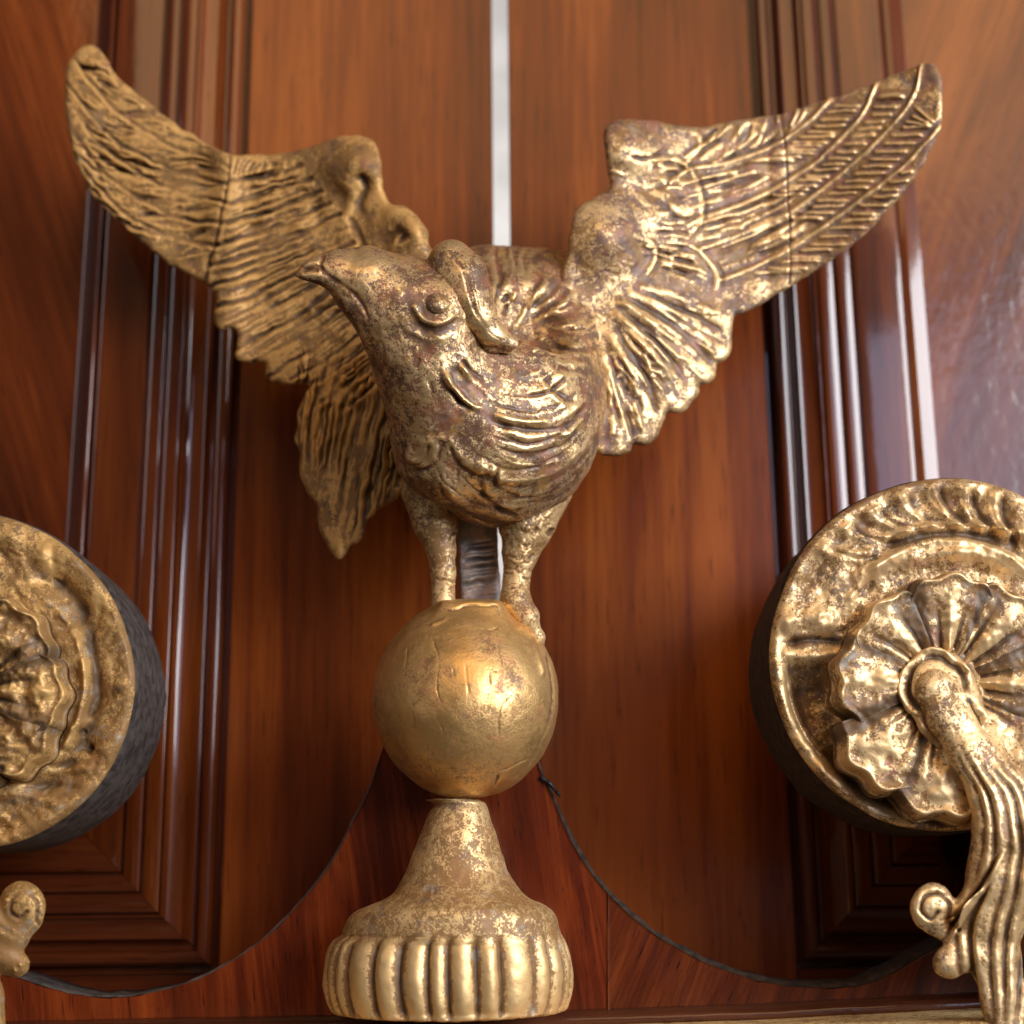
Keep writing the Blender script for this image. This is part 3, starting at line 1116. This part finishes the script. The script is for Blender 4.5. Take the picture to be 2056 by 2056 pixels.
# ---- right wing
outR = spline(c2((92, 1010), (103, 930), (112, 860), (150, 800), (230, 755), (283, 715), (270, 620), (258, 480), (290, 428), (350, 410), (460, 414), (560, 430), (700, 447),
                 (760, 436), (880, 410), (1060, 383), (1290, 310), (1500, 235), (1620, 185), (1735, 150), (1782, 180), (1806, 260), (1800, 400), (1765, 520), (1700, 640),
                 (1560, 820), (1400, 980), (1200, 1120), (1030, 1220), (905, 1288), (848, 1312), (842, 1400), (838, 1465), (805, 1508), (768, 1520), (772, 1575), (735, 1612),
                 (692, 1622), (690, 1660), (640, 1725), (590, 1750), (545, 1742), (525, 1790), (490, 1862), (440, 1896), (390, 1890), (370, 1930), (290, 1945), (200, 1900), (120, 1600), (60, 1200)), 4, True)


def yR(px, py):
    t = np.clip((px - 1180) / 700, -.2, 1.1)
    return 20 + 200 * np.clip(t, -.2, .52) - 300 * np.clip(t - .52, 0, .6) + 40 * np.exp(-((t - .52) / .10) ** 2) * -.6


RR = Relief(1120, 100, 1910, 940)
RR.gain = .52
q1 = spline(c2((560, 700), (640, 640), (800, 612), (930, 570), (1050, 520), (1180, 430), (1290, 310)), 8)
q2 = spline(c2((640, 900), (700, 860), (900, 790), (1060, 710), (1220, 610), (1350, 480), (1440, 380), (1505, 235)), 8)
q3 = spline(c2((700, 1000), (820, 960), (1050, 870), (1250, 730), (1440, 570), (1580, 430), (1670, 300), (1710, 155)), 8)
q4 = spline(c2((800, 1140), (950, 1080), (1110, 1000), (1300, 870), (1500, 720), (1660, 590), (1790, 440)), 8)
q0 = spline(c2((640, 460), (760, 436), (880, 410), (980, 397), (1060, 383)), 8)
q5 = spline(c2((850, 1300), (1030, 1215), (1200, 1118), (1400, 978), (1560, 818)), 8)
for q in (q1, q2, q3, q4):
    RR.stroke(q, 5.0, 9, smooth=False, taper=False, w2=3.5)
    RR.stroke([(x - 4, y - 8) for x, y in q], 4.5, -4, smooth=False, taper=False)
RR.stroke(q1[24:] if len(q1) > 30 else q1, 3, 3, smooth=False)
qr = spline(c2((1560, 820), (1700, 640), (1765, 520), (1800, 400), (1806, 260)), 8)
# barbs lie nearly level between the quills
def level_barbs(A, B, n, t0, t1, rise=-.06, h=11.0, w=3.8, lo=.16, hi=.86):
    for i in range(n):
        t = t0 + (t1 - t0) * (i + .5) / n
        a = at(A, t)
        # the point of B on the same row
        k = np.argmin(np.abs(B[:, 1] - (a[1] + rise * 60)) + .02 * np.abs(B[:, 0] - a[0]))
        b_ = B[k]
        if not 18 < b_[0] - a[0] < 190:
            continue
        p = a + (b_ - a) * (lo + random.uniform(-.03, .05))
        q = a + (b_ - a) * (hi + random.uniform(-.12, .04))
        RR.stroke([p, (p + q) / 2 + (0, random.uniform(-1.5, 1.5)), q], w * random.uniform(.8, 1.2), h * random.uniform(.7, 1.25), prof='g')


level_barbs(q1, q2, 12, .34, .97)
level_barbs(q2, q3, 16, .30, .95)
level_barbs(q3, q4, 17, .26, .88)
level_barbs(q4, np.concatenate([q5, qr]), 15, .04, .78)
RR.along(q0, q1, 13, 3.8, 8, .22, -.4, 0, 1)
RR.along(q0, q1, 11, 3.4, -8, .22, -.4, 0, 1)
# rubbed inner primaries
for A, B in ((q1, q2), (q2, q3), (q3, q4)):
    RR.along(A, B, 9, 5.0, 9, .24, .05, 0, .45)
    RR.along(A, B, 9, 4.0, -9, .24, .05, 0, .45)
# glued joint
RR.stroke(c2((1060, 385), (1075, 480), (1090, 620), (1095, 800), (1108, 1000), (1100, 1160)), 2.2, -6, taper=False)
# coverts: raised lips
for s_ in (((560, 560), (650, 640), (695, 760), (690, 880), (620, 975)), ((520, 950), (640, 975), (725, 1040), (775, 1120), (765, 1200)),
           ((640, 450), (690, 480), (680, 560), (610, 630)), ((360, 930), (470, 960), (490, 1040), (440, 1130))):
    p = c2(*s_)
    RR.stroke(p, 7, 10)
    RR.stroke([(x + 9, y + 1) for x, y in p], 4.5, -8)
cvA = spline(c2((330, 560), (400, 640), (430, 760), (420, 900), (380, 1050)), 8)
cvB = spline(c2((620, 560), (665, 680), (690, 800), (660, 940), (700, 1080)), 8)
RR.fan(cvA, cvB, 18, 5, 7, f0=.25)
RR.fan(cvA, cvB, 16, 4.5, -7, f0=.25)
cv2A = spline(c2((400, 980), (470, 1010), (500, 1080)), 8)
cv2B = spline(c2((640, 1000), (730, 1080), (770, 1180)), 8)
RR.fan(cv2A, cv2B, 16, 4, 7)
RR.fan(cv2A, cv2B, 14, 3.6, -7)
RR.stroke(c2((370, 575), (430, 590), (500, 570), (560, 520)), 5, -8)
RR.stroke(c2((380, 700), (470, 760), (560, 830), (600, 900)), 7, -8)
# lower fan: thick rounded fingers
ends = c2((835, 1330), (805, 1490), (740, 1595), (600, 1720), (445, 1870), (330, 1915))
starts = c2((430, 1180), (380, 1200), (350, 1250), (320, 1300), (290, 1400), (250, 1500))
for (sx, sy), (ex, ey) in zip(starts, ends):
    a, b_ = np.array((sx, sy)), np.array((ex, ey))
    m_ = (a + b_) / 2 + (10, -8)
    RR.stroke([a, m_, b_ - (b_ - a) * .03], 9, 8, w2=18, taper=False)
    for j in range(9):
        f0 = random.uniform(.05, .75)
        o1, o2 = np.array([random.uniform(-16, 16), random.uniform(-16, 16)]), np.array([random.uniform(-14, 14), random.uniform(-14, 14)])
        RR.stroke([a + (b_ - a) * f0 + o1, a + (b_ - a) * (f0 + .1) + (o1 + o2) / 2 + (4, -4), a + (b_ - a) * (f0 + .22) + o2], random.uniform(3.5, 7), random.uniform(-9, 11))
for i in range(len(ends) - 1):
    a = (np.array(starts[i]) + starts[i + 1]) / 2
    b_ = (np.array(ends[i]) + ends[i + 1]) / 2
    d_ = b_ - a
    RR.stroke([a, a + d_ * .5 + (9, -8), b_ - d_ * .02], 6, -9, w2=8)
fA, fB = spline(starts, 8), spline([(x, y) for x, y in ends], 8)
RR.fan(fA, fB, 22, 3.8, 6, f0=.05)
RR.fan(fA, fB, 18, 3.8, -7, f0=.05)
for k in range(30):
    x, y = random.uniform(1180, 1420), random.uniform(300, 760)
    a = math.radians(random.uniform(-10, 45))
    L = random.uniform(14, 36)
    RR.stroke([(x, y), (x + L * math.cos(a), y + L * math.sin(a))], random.uniform(2.5, 4.2), random.uniform(-6, 6), smooth=False)


def f_wingR(G):
    X, Yp = G[0][:, :, 0] + 0 * G[1][:, :, 0], G[1][:, :, 0] + 0 * G[0][:, :, 0]
    d2 = poly_sd(X, Yp, outR) + fbm(np.stack([X, Yp, X * 0], -1), 30, 95, 2) * 1.5
    Yc = yR(X, Yp)
    T = 11 + 20 * np.clip((1600 - X) / 350, 0, 1)
    bul = 46 * np.exp(-(((X - 1265) / 70) ** 2 + ((Yp - 300) / 55) ** 2)) + 60 * np.exp(-(((X - 1220) / 75) ** 2 + ((Yp - 470) / 75) ** 2)) \
        + 26 * np.exp(-(((X - 1345) / 60) ** 2 + ((Yp - 420) / 60) ** 2)) + 30 * np.exp(-(((X - 1290) / 90) ** 2 + ((Yp - 700) / 130) ** 2))
    q = (G[2] - Yc[:, :, None])
    return smax(smax(-q - (T + bul)[:, :, None], q - T[:, :, None], 6), d2[:, :, None] + 0 * q, 16)


sculpt('wing', f_wingR, (1125, 1905, 110, 930, -120, 200), 4.5, G_WINGR, eagle, RR, 1, 1.8, 30, warp=1.8, ampn=.35)
eagle.children[-1]['label'] = 'right raised wing, shinier, with ribbed flight feathers'

# ---- legs
RG = Relief(800, 980, 1160, 1330, 1.2)
for k in range(26):
    x = random.choice((random.uniform(868, 912), random.uniform(1016, 1060)))
    y = random.uniform(1060, 1200)
    RG.stroke([(x - 12, y), (x, y + random.uniform(2, 6)), (x + 12, y + random.uniform(-2, 4))], 2.6, random.uniform(-2.5, 1.8))
for k in range(30):
    x, y = random.uniform(1040, 1130), random.uniform(1010, 1110)
    RG.stroke([(x, y), (x - 12, y + random.uniform(6, 18))], 4.5, random.uniform(-3.5, 3.5), smooth=False)
RG.stroke([(900, 1085), (912, 1072), (922, 1082), (912, 1096)], 4, -7)


def f_legL(G):
    return chain(G, [(868, 990, 20, 62), (874, 1050, 6, 44), (886, 1105, 0, 27), (890, 1150, 0, 23), (890, 1212, 0, 25)], 14)


def f_legR(G):
    d = chain(G, [(1070, 985, 20, 80), (1058, 1050, 2, 56), (1044, 1110, -6, 34), (1037, 1160, -10, 24), (1034, 1205, -14, 27)], 14)
    # the foot runs into the ball
    d = smin(d, chain(G, [(1034, 1205, -24, 26), (1057, 1240, -34, 23), (1080, 1280, -30, 12), (1092, 1320, -10, 4)], 14), 24)
    return d


sculpt('leg', f_legL, (795, 945, 960, 1240, -70, 95), 4.0, G_LEG, eagle, RG, 1, 1.3, 30)
sculpt('leg', f_legR, (975, 1165, 960, 1350, -150, 110), 4.0, G_LEG, eagle, RG, 1, 1.5, 30)

# grey block behind the legs that props the bird on the ball
RS = Relief(900, 1060, 1020, 1230, 1.2)
for k in range(14):
    y = 1090 + k * 8
    RS.stroke([(925, y + 6), (960, y), (995, y - 5)], 2.4, random.choice((-4, 4)))


def f_prop(G):
    q = smax(np.abs(G[0] - (962 + (G[1] - 1140) * .05)) - 40, np.abs(G[2] - 85) - 34, 10)
    return smax(q, np.abs(G[1] - 1130) - 96, 10)


sculpt('prop', f_prop, (905, 1020, 1020, 1240, 35, 135), 4.0, M_GREY, eagle, RS, 1, 2.0, 30)

# ---- ball
RBa = Relief(740, 1190, 1130, 1620, 1.5)
S = RBa.stroke
for s_ in (((770, 790), (800, 860), (825, 960), (815, 1080), (820, 1160), (850, 1230)), ((1175, 700), (1165, 800), (1180, 900), (1200, 1000)),
           ((1280, 1130), (1230, 1180), (1190, 1240), (1175, 1330), (1190, 1460)), ((700, 1290), (780, 1280), (830, 1330), (860, 1400)),
           ((975, 970), (985, 1060), (1000, 1160)), ((905, 1000), (915, 1050)), ((660, 1250), (680, 1370)), ((690, 1270), (700, 1340)),
           ((1180, 1600), (1240, 1590), (1290, 1560), (1400, 1520)), ((640, 880), (625, 1000)), ((1120, 1020), (1130, 1100))):
    S([(600 + .3416 * x, 1000 + .3416 * y) for x, y in s_], 1.4, -1.5)
S([(600 + .3416 * x, 1000 + .3416 * y) for x, y in ((820, 640), (900, 660), (1000, 630), (1100, 640), (1170, 650), (1165, 770), (1040, 775))], 2, -4)
S([(600 + .3416 * x, 1000 + .3416 * y) for x, y in ((770, 750), (820, 730), (870, 710))], 3, 3)
S([(600 + .3416 * x, 1000 + .3416 * y) for x, y in ((1180, 1620), (1150, 1700), (1130, 1760))], 4, -4)
S([(600 + .3416 * x, 1000 + .3416 * y) for x, y in ((1400, 700), (1460, 900), (1490, 1100), (1480, 1300), (1420, 1450))], 3, -4)
S([(600 + .3416 * x, 1000 + .3416 * y) for x, y in ((1340, 700), (1400, 880), (1440, 1080))], 5, 3)


def f_ball(G):
    d = ell(G, (935, 1404, 0), (186, 201, 190))
    # planed flat where the block under the feet was let in
    d = smin(d, smax(smax(np.abs(G[0] - 948) - 58, np.abs(G[1] - 1236) - 30, 14), np.abs(G[2] + 10) - 66, 16), 34)
    return smax(d, 1203 - G[1], 8)


sculpt('ball', f_ball, (740, 1130, 1195, 1612, -200, 200), 5.0, G_BALL, eagle, RBa, 1, 1.8, 80, warp=2.0)

# ---- pedestal: turned and fluted, a little lopsided
prof = [(1606, 855, 960, .55), (1612, 868, 974, .6), (1618, 872, 977, .9), (1628, 864, 980, 1), (1645, 855, 984, 1), (1672, 845, 993, 1), (1700, 836, 1001, 1), (1725, 826, 1009, 1),
        (1750, 815, 1017, 1), (1775, 801, 1032, 1), (1793, 788, 1047, 1), (1806, 768, 1064, 1), (1816, 740, 1086, 1), (1826, 715, 1104, 1), (1838, 700, 1116, 1), (1850, 693, 1121, 1), (1866, 688, 1124, 1),
        (1874, 686, 1127, 1), (1880, 676, 1132, 1), (1890, 662, 1139, 1), (1905, 653, 1146, 1), (1930, 647, 1152, 1), (1960, 645, 1155, 1), (1990, 648, 1153, 1), (2012, 654, 1148, 1),
        (2026, 664, 1140, 1), (2033, 680, 1126, 1), (2036, 720, 1090, 1)]
pr = np.array([(a, b_, c) for a, b_, c, _ in prof], float)
prs = spline(pr, 6)
NA = 540
ang = np.linspace(0, 2 * np.pi, NA, endpoint=False)
rings, cavs = [], []
for y, xl, xr in prs:
    L_, R_ = unproj(xl, y, 0), unproj(xr, y, 0)
    cx, rad, z = (L_[0] + R_[0]) / 2, (R_[0] - L_[0]) / 2, (L_[2] + R_[2]) / 2
    fl = np.clip((y - 1872) / 26, 0, 1) * np.clip((2038 - y) / 20, 0, 1)
    a2 = ang + .045 * np.sin(ang * 5) + .02 * np.sin(ang * 13 + 1) + math.radians(3) + .006 * np.sin(y * .03)
    rib = np.abs(np.cos(a2 * 14)) ** .8 - .55
    var = .75 + .35 * np.sin(ang * 3.3 + 1)
    dr = fl * rib * 15 * var
    k = 1.0 if rad < 130 else 1.0 - .28 * min(1, (rad - 130) / 100)     # the foot is shallower front to back
    V = np.stack([cx + (rad + dr - 7 * fl) * np.sin(ang), -(rad * k + dr - 7 * fl) * np.cos(ang), np.full(NA, z)], -1)
    rings.append(V)
    cavs.append(dr * .7)
Vp = np.concatenate(rings)
cavp = np.concatenate(cavs)
nrm = Vp - np.array([np.mean(Vp[:, 0]), 0, 0]); nrm[:, 2] = 0
nrm /= np.linalg.norm(nrm, axis=1, keepdims=True) + 1e-6
w_ = fbm(Vp, 34, 21, 4) * 1.3 + fbm(Vp, 110, 25, 2) * 3.5
lump = fbm(Vp, 14, 31, 2)
Vp = Vp + nrm * w_[:, None] + np.stack([0 * lump, 0 * lump, lump * 1.2], -1)
Qp = grid_faces(len(prs), NA, True, True)
top = len(Vp); Vp = np.concatenate([Vp, [rings[0].mean(0)], [rings[-1].mean(0)]])
caps = []
last = (len(prs) - 1) * NA
for j in range(NA):
    j2 = (j + 1) % NA
    caps.append([top, j, j2]); caps.append([top + 1, last + j2, last + j])
Fp = [list(map(int, q)) for q in Qp] + caps
new_mesh('pedestal', W(Vp), Fp, G_PED, eagle, attrs={'cav': np.concatenate([cavp, [0, 0]])})

# ----------------------------------------------------------------------------
# volutes with rosettes
# ----------------------------------------------------------------------------
YV = -110.0
THK = 260.0


def volute(side):
    if side == 'right':
        root = thing('scroll_volute', 'right gilded scroll end with a ruffled rosette and a long trailing leaf', 'volute', unproj(1900, 1660, YV))
        cx, cy, R, gm, rc = 1902., 1314., 355., G_VOL, (1888., 1375.)
    else:
        root = thing('scroll_volute', 'duller gilded scroll end with dark grey side, cut off by the left border', 'volute', unproj(-60, 1700, YV))
        cx, cy, R, gm, rc = -71., 1367., 338., G_VOLL, (-62., 1392.)
    H = Relief(cx - R - 20, cy - R - 20, cx + R + 20, cy + R + 20, 2.0)
    S = H.stroke
    pol = lambda r, a: (cx + r * math.cos(math.radians(a)), cy - r * math.sin(math.radians(a)))
    # rim
    S([pol(R - 12, a) for a in range(-180, 181, 8)], 12, 2.5, taper=False, smooth=False)
    S([pol(R - 44, a) for a in range(-180, 181, 8)], 14, -5, taper=False, smooth=False)
    if side == 'right':
        for k in range(12):                              # gadroons of the wrapping leaf
            a = 140 - k * 11
            r1, r0 = R - 8 - 5 * math.sin(k), 250 + 6 * math.sin(k * .7)
            p = [pol(r1, a), pol((r1 * .62 + r0 * .38), a - 1), pol((r1 * .3 + r0 * .7), a - 5), pol(r0, a - 13)]
            S(p, 19, 15, w2=11)
            S([(x + 20, y + 6) for x, y in p], 6, -9)
            S([(x - 4, y - 2) for x, y in p], 3, -3)
        S([pol(226, a) for a in range(165, 18, -7)], 9, 9)
        # smooth second leaf lying over the upper right
        S([(1700, 1165), (1790, 1128), (1880, 1112), (1980, 1120), (2080, 1160)], 24, 22)
        S([(1760, 1085), (1860, 1062), (1960, 1062), (2070, 1080)], 10, 16)
        # knocked block at the left and deep channel below it
        S([(1562, 1262), (1620, 1238), (1690, 1246)], 22, 13)
        S([(1576, 1292), (1640, 1282), (1700, 1290)], 7, -12)
        S([(1566, 1312), (1620, 1322), (1700, 1308)], 15, 11)
        S([pol(R - 62, a) for a in range(178, 282, 6)], 30, -46)
        S([pol(R - 100, a) for a in range(178, 290, 6)], 26, -40)
        S([pol(R - 22, a) for a in range(182, 240, 6)], 14, 6)
        S([pol(R - 30, a) for a in range(186, 225, 6)], 3, -9)
    else:
        for a0 in range(-70, 90, 9):
            S([pol(R - 20, a0), pol(R - 60, a0 - 6), pol(R - 105, a0 - 20)], 8, random.uniform(-6, 10))
        S([pol(R - 75, a) for a in range(70, -80, -6)], 20, -20)
        S([pol(R - 95, a) for a in range(30, -45, -6)], 9, 17)
        S([pol(R - 60, a) for a in range(50, 20, -6)], 14, -14)
        S([pol(R - 52, -27), pol(R - 60, -31)], 8, -20)
        S([pol(R - 82, -22), pol(R - 88, -25)], 6, -16)
        S([pol(R - 40, a) for a in range(88, 50, -5)], 18, 14)
    for k in range(150):
        a, r = random.uniform(-180, 180), random.uniform(150, R - 10)
        S([pol(r, a), pol(r + random.uniform(-8, 8), a + random.uniform(3, 8))], random.uniform(3, 7), random.uniform(-4, 4), smooth=False)
    nr, na = 150, 560
    rr = np.concatenate([np.linspace(60, R * .97, nr - 8), R - np.array([8, 6, 4.5, 3, 2, 1, .4, 0])])
    aa = np.linspace(0, 2 * np.pi, na, endpoint=False)
    edge = 1 + .006 * fbm(np.stack([np.cos(aa) * 3, np.sin(aa) * 3, aa * 0], -1), 1, 14)
    PX = cx + rr[:, None] * (np.cos(aa) * edge)[None]
    PY = cy - rr[:, None] * (np.sin(aa) * edge)[None]
    h = H.sample(PX, PY)
    cav = H.sample(PX, PY, H.H - H.blur(22)) * .6
    P = unproj(PX, PY, YV)
    fall = np.clip((R - rr) / 9, 0, 1) ** .5
    h = h + fbm(np.stack([PX, PY, PX * 0], -1), 60, 17, 4) * 7
    P[..., 1] -= h * fall[:, None] + (fall[:, None] - 1) * 12
    new_mesh('carved_face', W(P.reshape(-1, 3)), grid_faces(nr, na, True), gm, root, attrs={'cav': cav.ravel()})
    # the sawn side of the scroll
    ed = P[-1]
    rows = []
    ys = [0, 14, 60, 120, 180, 240, THK]
    for k, y in enumerate(ys):
        B = ed.copy()
        c = B.mean(0)
        B[:, 1] = ed[:, 1].mean() * .0 + ed[:, 1] + y
        d_ = B - c; d_[:, 1] = 0
        sc = 1.0 + (.012 if 0 < k < 6 else 0) + .006 * fbm(np.stack([np.cos(aa) * 4, np.sin(aa) * 4, aa * 0 + k * .6], -1), 1, 24)
        if k == 0:
            sc = np.ones(na)
        B[:, 0] = c[0] + d_[:, 0] * sc
        B[:, 2] = c[2] + d_[:, 2] * sc
        rows.append(B)
    V = np.concatenate(rows)
    new_mesh('scroll_side', W(V), grid_faces(len(ys), na, True), M_SLATE if side == 'left' else M_CORE, root)
    # the swan-neck arm that runs down and out from the scroll; out of view, added to shade the doors
    sgn = 1 if side == 'right' else -1
    arm = spline([(cx + sgn * 60, cy - R * .93), (cx + sgn * 330, cy - R * .62), (cx + sgn * 700, cy + 60), (cx + sgn * 1300, cy + 420), (cx + sgn * 2000, cy + 520)], 8)
    VV = []
    for y_ in (YV + 20, YV + THK):
        for dy in (0, 900):
            VV.append(unproj(arm[:, 0], arm[:, 1] + dy, YV) * [1, 0, 1] + np.array([0, y_, 0]))
    n_ = len(arm)
    VV = np.concatenate([VV[0], VV[1], VV[3], VV[2]])
    new_mesh('swan_neck_arm', W(VV), grid_faces(n_, 4, True)[:, ::1] if False else np.concatenate([np.array([[k * n_ + i, k * n_ + i + 1, ((k + 1) % 4) * n_ + i + 1, ((k + 1) % 4) * n_ + i] for i in range(n_ - 1)]) for k in range(4)]), M_VENEER, root, smooth=False)
    # petals
    rx, ry = rc
    npet = 8
    an = np.linspace(0, 2 * np.pi, 64, endpoint=False)
    RV = np.concatenate([unproj(rx + q_ * np.cos(an), ry - q_ * np.sin(an), YV - y_) for q_, y_ in ((150, -14), (150, 8), (120, 12), (20, 12))])
    rosette = new_mesh('rosette', W(RV), grid_faces(4, 64, True), gm, root)
    for k in range(npet):
        a0 = math.radians(90 + k * 45 + (1.5 if k % 2 else -1.5))
        RP = (218, 216, 228, 262, 280, 262, 236, 226)[k] if side == 'right' else 212 * random.uniform(.96, 1.05)
        nu, nv = 44, 54
        u = np.linspace(-1, 1, nu)[:, None] + np.zeros((1, nv))
        v = np.linspace(0, 1, nv)[None] + np.zeros((nu, 1))
        hw = math.radians(26.5)
        bend = random.uniform(-.06, .06)
        A = a0 + hw * u * (.95 + .08 * v) + bend * v
        Rout = RP * (1 - .12 * np.abs(u) ** 2.6 + .025 * np.cos(u * 9 + k))
        r = 52 + (Rout - 52) * v
        r = 52 + (r - 52) * np.minimum(1, 1)
        PX, PY = rx + r * np.cos(A), ry - r * np.sin(A)
        h = 22 + 24 * np.sin(v * 2.2) - 9 * np.abs(u) ** 4 * (.4 + v)      # a shallow cup with rolled edges
        fo = np.clip(1.05 - 1.35 * v + .3 * np.sin(k * 2.1), 0, 1)
        ru = .7 * np.cos((u + .05 * fbm(np.stack([PX, PY, PX * 0], -1), 60, 3)) * math.pi * (2.2 + .5 * (k % 3)) + k) * 5.5 * fo + np.exp(-((u - .1 * math.sin(k)) / .2) ** 2) * 5 * (1 - v ** 2)
        gro = -np.exp(-((np.abs(u) - .42) / .07) ** 2) * 6 * fo
        lip = 8 * np.exp(-((v - .93) / .05) ** 2)
        h = h + ru + gro + lip + fbm(np.stack([PX, PY, PX * 0], -1), 34, 40) * (5 if side == 'right' else 13)
        h = h * np.clip((1 - v) * 14, 0, 1) ** .5 + 2
        P = unproj(PX, PY, YV)
        base = P[..., 1] - (16 if side == 'right' else 10) + (3 if k % 2 else 0)
        P[..., 1] = base - h
        cavp_ = ((ru + gro) * .9 - 3 * np.abs(u) ** 4 * 4).ravel()
        # closing skirt down to the face
        Bk = P.copy(); Bk[..., 1] = YV + 12
        nfr = nu * nv
        q = grid_faces(nu, nv)
        sk = []
        for i in range(nu - 1):
            e = nv - 1
            sk.append([i * nv + e, (i + 1) * nv + e, nfr + (i + 1) * nv + e, nfr + i * nv + e])
        for j in range(nv - 1):
            sk.append([j, j + 1, nfr + j + 1, nfr + j])
            e = (nu - 1) * nv
            sk.append([e + j + 1, e + j, nfr + e + j, nfr + e + j + 1])
        Q = np.concatenate([q, np.array(sk)])
        new_mesh('petal', W(np.concatenate([P.reshape(-1, 3), Bk.reshape(-1, 3)])), Q, gm, rosette, attrs={'cav': np.concatenate([cavp_, cavp_ * 0 - 2])})
    # stem, knob and trailing acanthus
    if side == 'right':
        RA = Relief(1800, 1280, 2140, 2100, 1.5)
        for o_, hh in ((-40, -5), (-22, -9), (2, -6), (20, -10), (42, -7)):
            p = [(1948 + o_ * .9, 1500), (1975 + o_, 1545), (2010 + o_ * 1.1, 1600), (2024 + o_ * 1.3, 1690), (2010 + o_ * 1.5, 1790), (1985 + o_ * 1.7, 1890 + o_ * .4), (1995 + o_, 2080)]
            RA.stroke(p, 6.5, hh * .8)
            RA.stroke([(x + 13, y - 1) for x, y in p], 9.0, -hh * .6)
        for j in range(5):
            RA.stroke([(2010 - j * 14, 1700 + j * 22), (1975 - j * 12, 1770 + j * 16), (1925 - j * 6, 1830 + j * 12), (1890, 1850 + j * 10)], 3.5, -8)
            RA.stroke([(2018 - j * 14, 1705 + j * 22), (1983 - j * 12, 1775 + j * 16), (1933 - j * 6, 1836 + j * 12), (1898, 1856 + j * 10)], 3.5, 6)
        RA.stroke([(1925, 1868), (1905, 1850), (1908, 1815), (1885, 1792), (1855, 1800), (1848, 1828), (1866, 1845), (1882, 1832)], 4.5, -7, taper=False)

        def f(G):
            G = (G[0], G[1], (G[2] - (YV - 60)) * 1.45 + (YV - 60))
            d = chain(G, [(1878, 1386, YV - 66, 44), (1908, 1440, YV - 76, 43), (1952, 1512, YV - 82, 46), (2006, 1590, YV - 84, 58), (2032, 1670, YV - 76, 76), (2025, 1750, YV - 64, 80),
                          (1998, 1830, YV - 60, 68)], 24)
            d = smin(d, chain(G, [(1990, 1830, YV - 60, 56), (2000, 1930, YV - 60, 48), (2018, 2010, YV - 60, 46), (2035, 2090, YV - 60, 48)], 20), 22)
            d = smin(d, chain(G, [(1985, 1790, YV - 60, 40), (1940, 1838, YV - 66, 34), (1905, 1862, YV - 70, 26), (1886, 1852, YV - 72, 30)], 16), 18)
            d = smin(d, ell(G, (1873, 1822, YV - 74), (46, 50, 33)), 8)
            d = smin(d, chain(G, [(1975, 1880, YV - 60, 44), (1935, 1912, YV - 64, 34), (1905, 1932, YV - 66, 34)], 16), 16)
            return d
        sculpt('trailing_leaf', f, (1815, 2110, 1320, 2090, YV - 150, YV + 20), 4.5, G_VOL, root, RA, 1, 1.6, 26, warp=2.0, ampn=.5)

        # collar rings around the stem head
        RK = Relief(1770, 1250, 2010, 1500, 1.5)
        for rr_, hh in ((58, -8), (72, 7), (86, -8)):
            arc = [(1880 + rr_ * math.cos(t), 1382 + rr_ * math.sin(t)) for t in np.linspace(math.radians(125), math.radians(350), 16)]
            arc = [(arc[0][0] + 70, arc[0][1] + 95)] + arc + [(arc[-1][0] + 30, arc[-1][1] + 80)]
            RK.stroke(arc, 6, hh, taper=False)

        def fk(G):
            return smin(ell(G, (1882, 1382, YV - 25), (90, 94, 50)), cone(G, (1910, 1430, YV - 30), (1975, 1520, YV - 40), 72, 52), 30)
        sculpt('collar', fk, (1780, 2040, 1275, 1590, YV - 90, YV + 30), 5.0, G_VOL, root, RK, 1, 1.5, 24)
    else:
        RA = Relief(-200, 1700, 120, 2100, 1.5)
        RA.stroke([(92, 1868), (76, 1850), (78, 1815), (56, 1792), (28, 1800), (20, 1828), (38, 1845), (54, 1832)], 4.5, -6, taper=False)
        RA.stroke([(-60, 1780), (-10, 1850), (30, 1880)], 5, -8)
        for k in range(30):
            x, y = random.uniform(-40, 85), random.uniform(1770, 1960)
            RA.stroke([(x, y), (x + random.uniform(-14, 14), y + random.uniform(-6, 10))], 4, random.uniform(-4, 4), smooth=False)

        def f(G):
            d = ell(G, (44, 1820, YV - 74), (48, 52, 34))
            d = smin(d, chain(G, [(56, 1850, YV - 70, 26), (20, 1880, YV - 66, 34), (-60, 1830, YV - 64, 50), (-110, 1740, YV - 64, 60), (-110, 1640, YV - 64, 60)], 16), 10)
            d = smin(d, chain(G, [(-60, 1880, YV - 60, 44), (0, 1915, YV - 64, 34), (33, 1936, YV - 66, 27)], 16), 12)
            d = smin(d, chain(G, [(-70, 1900, YV - 60, 46), (-40, 2000, YV - 60, 46), (-32, 2090, YV - 60, 46)], 16), 16)
            return d
        sculpt('trailing_leaf', f, (-190, 110, 1570, 2090, YV - 140, YV + 20), 4.0, G_VOLL, root, RA, 1, 1.0, 24, warp=1.5)
    return root


volute('left')
volute('right')
bpy.context.view_layer.update()
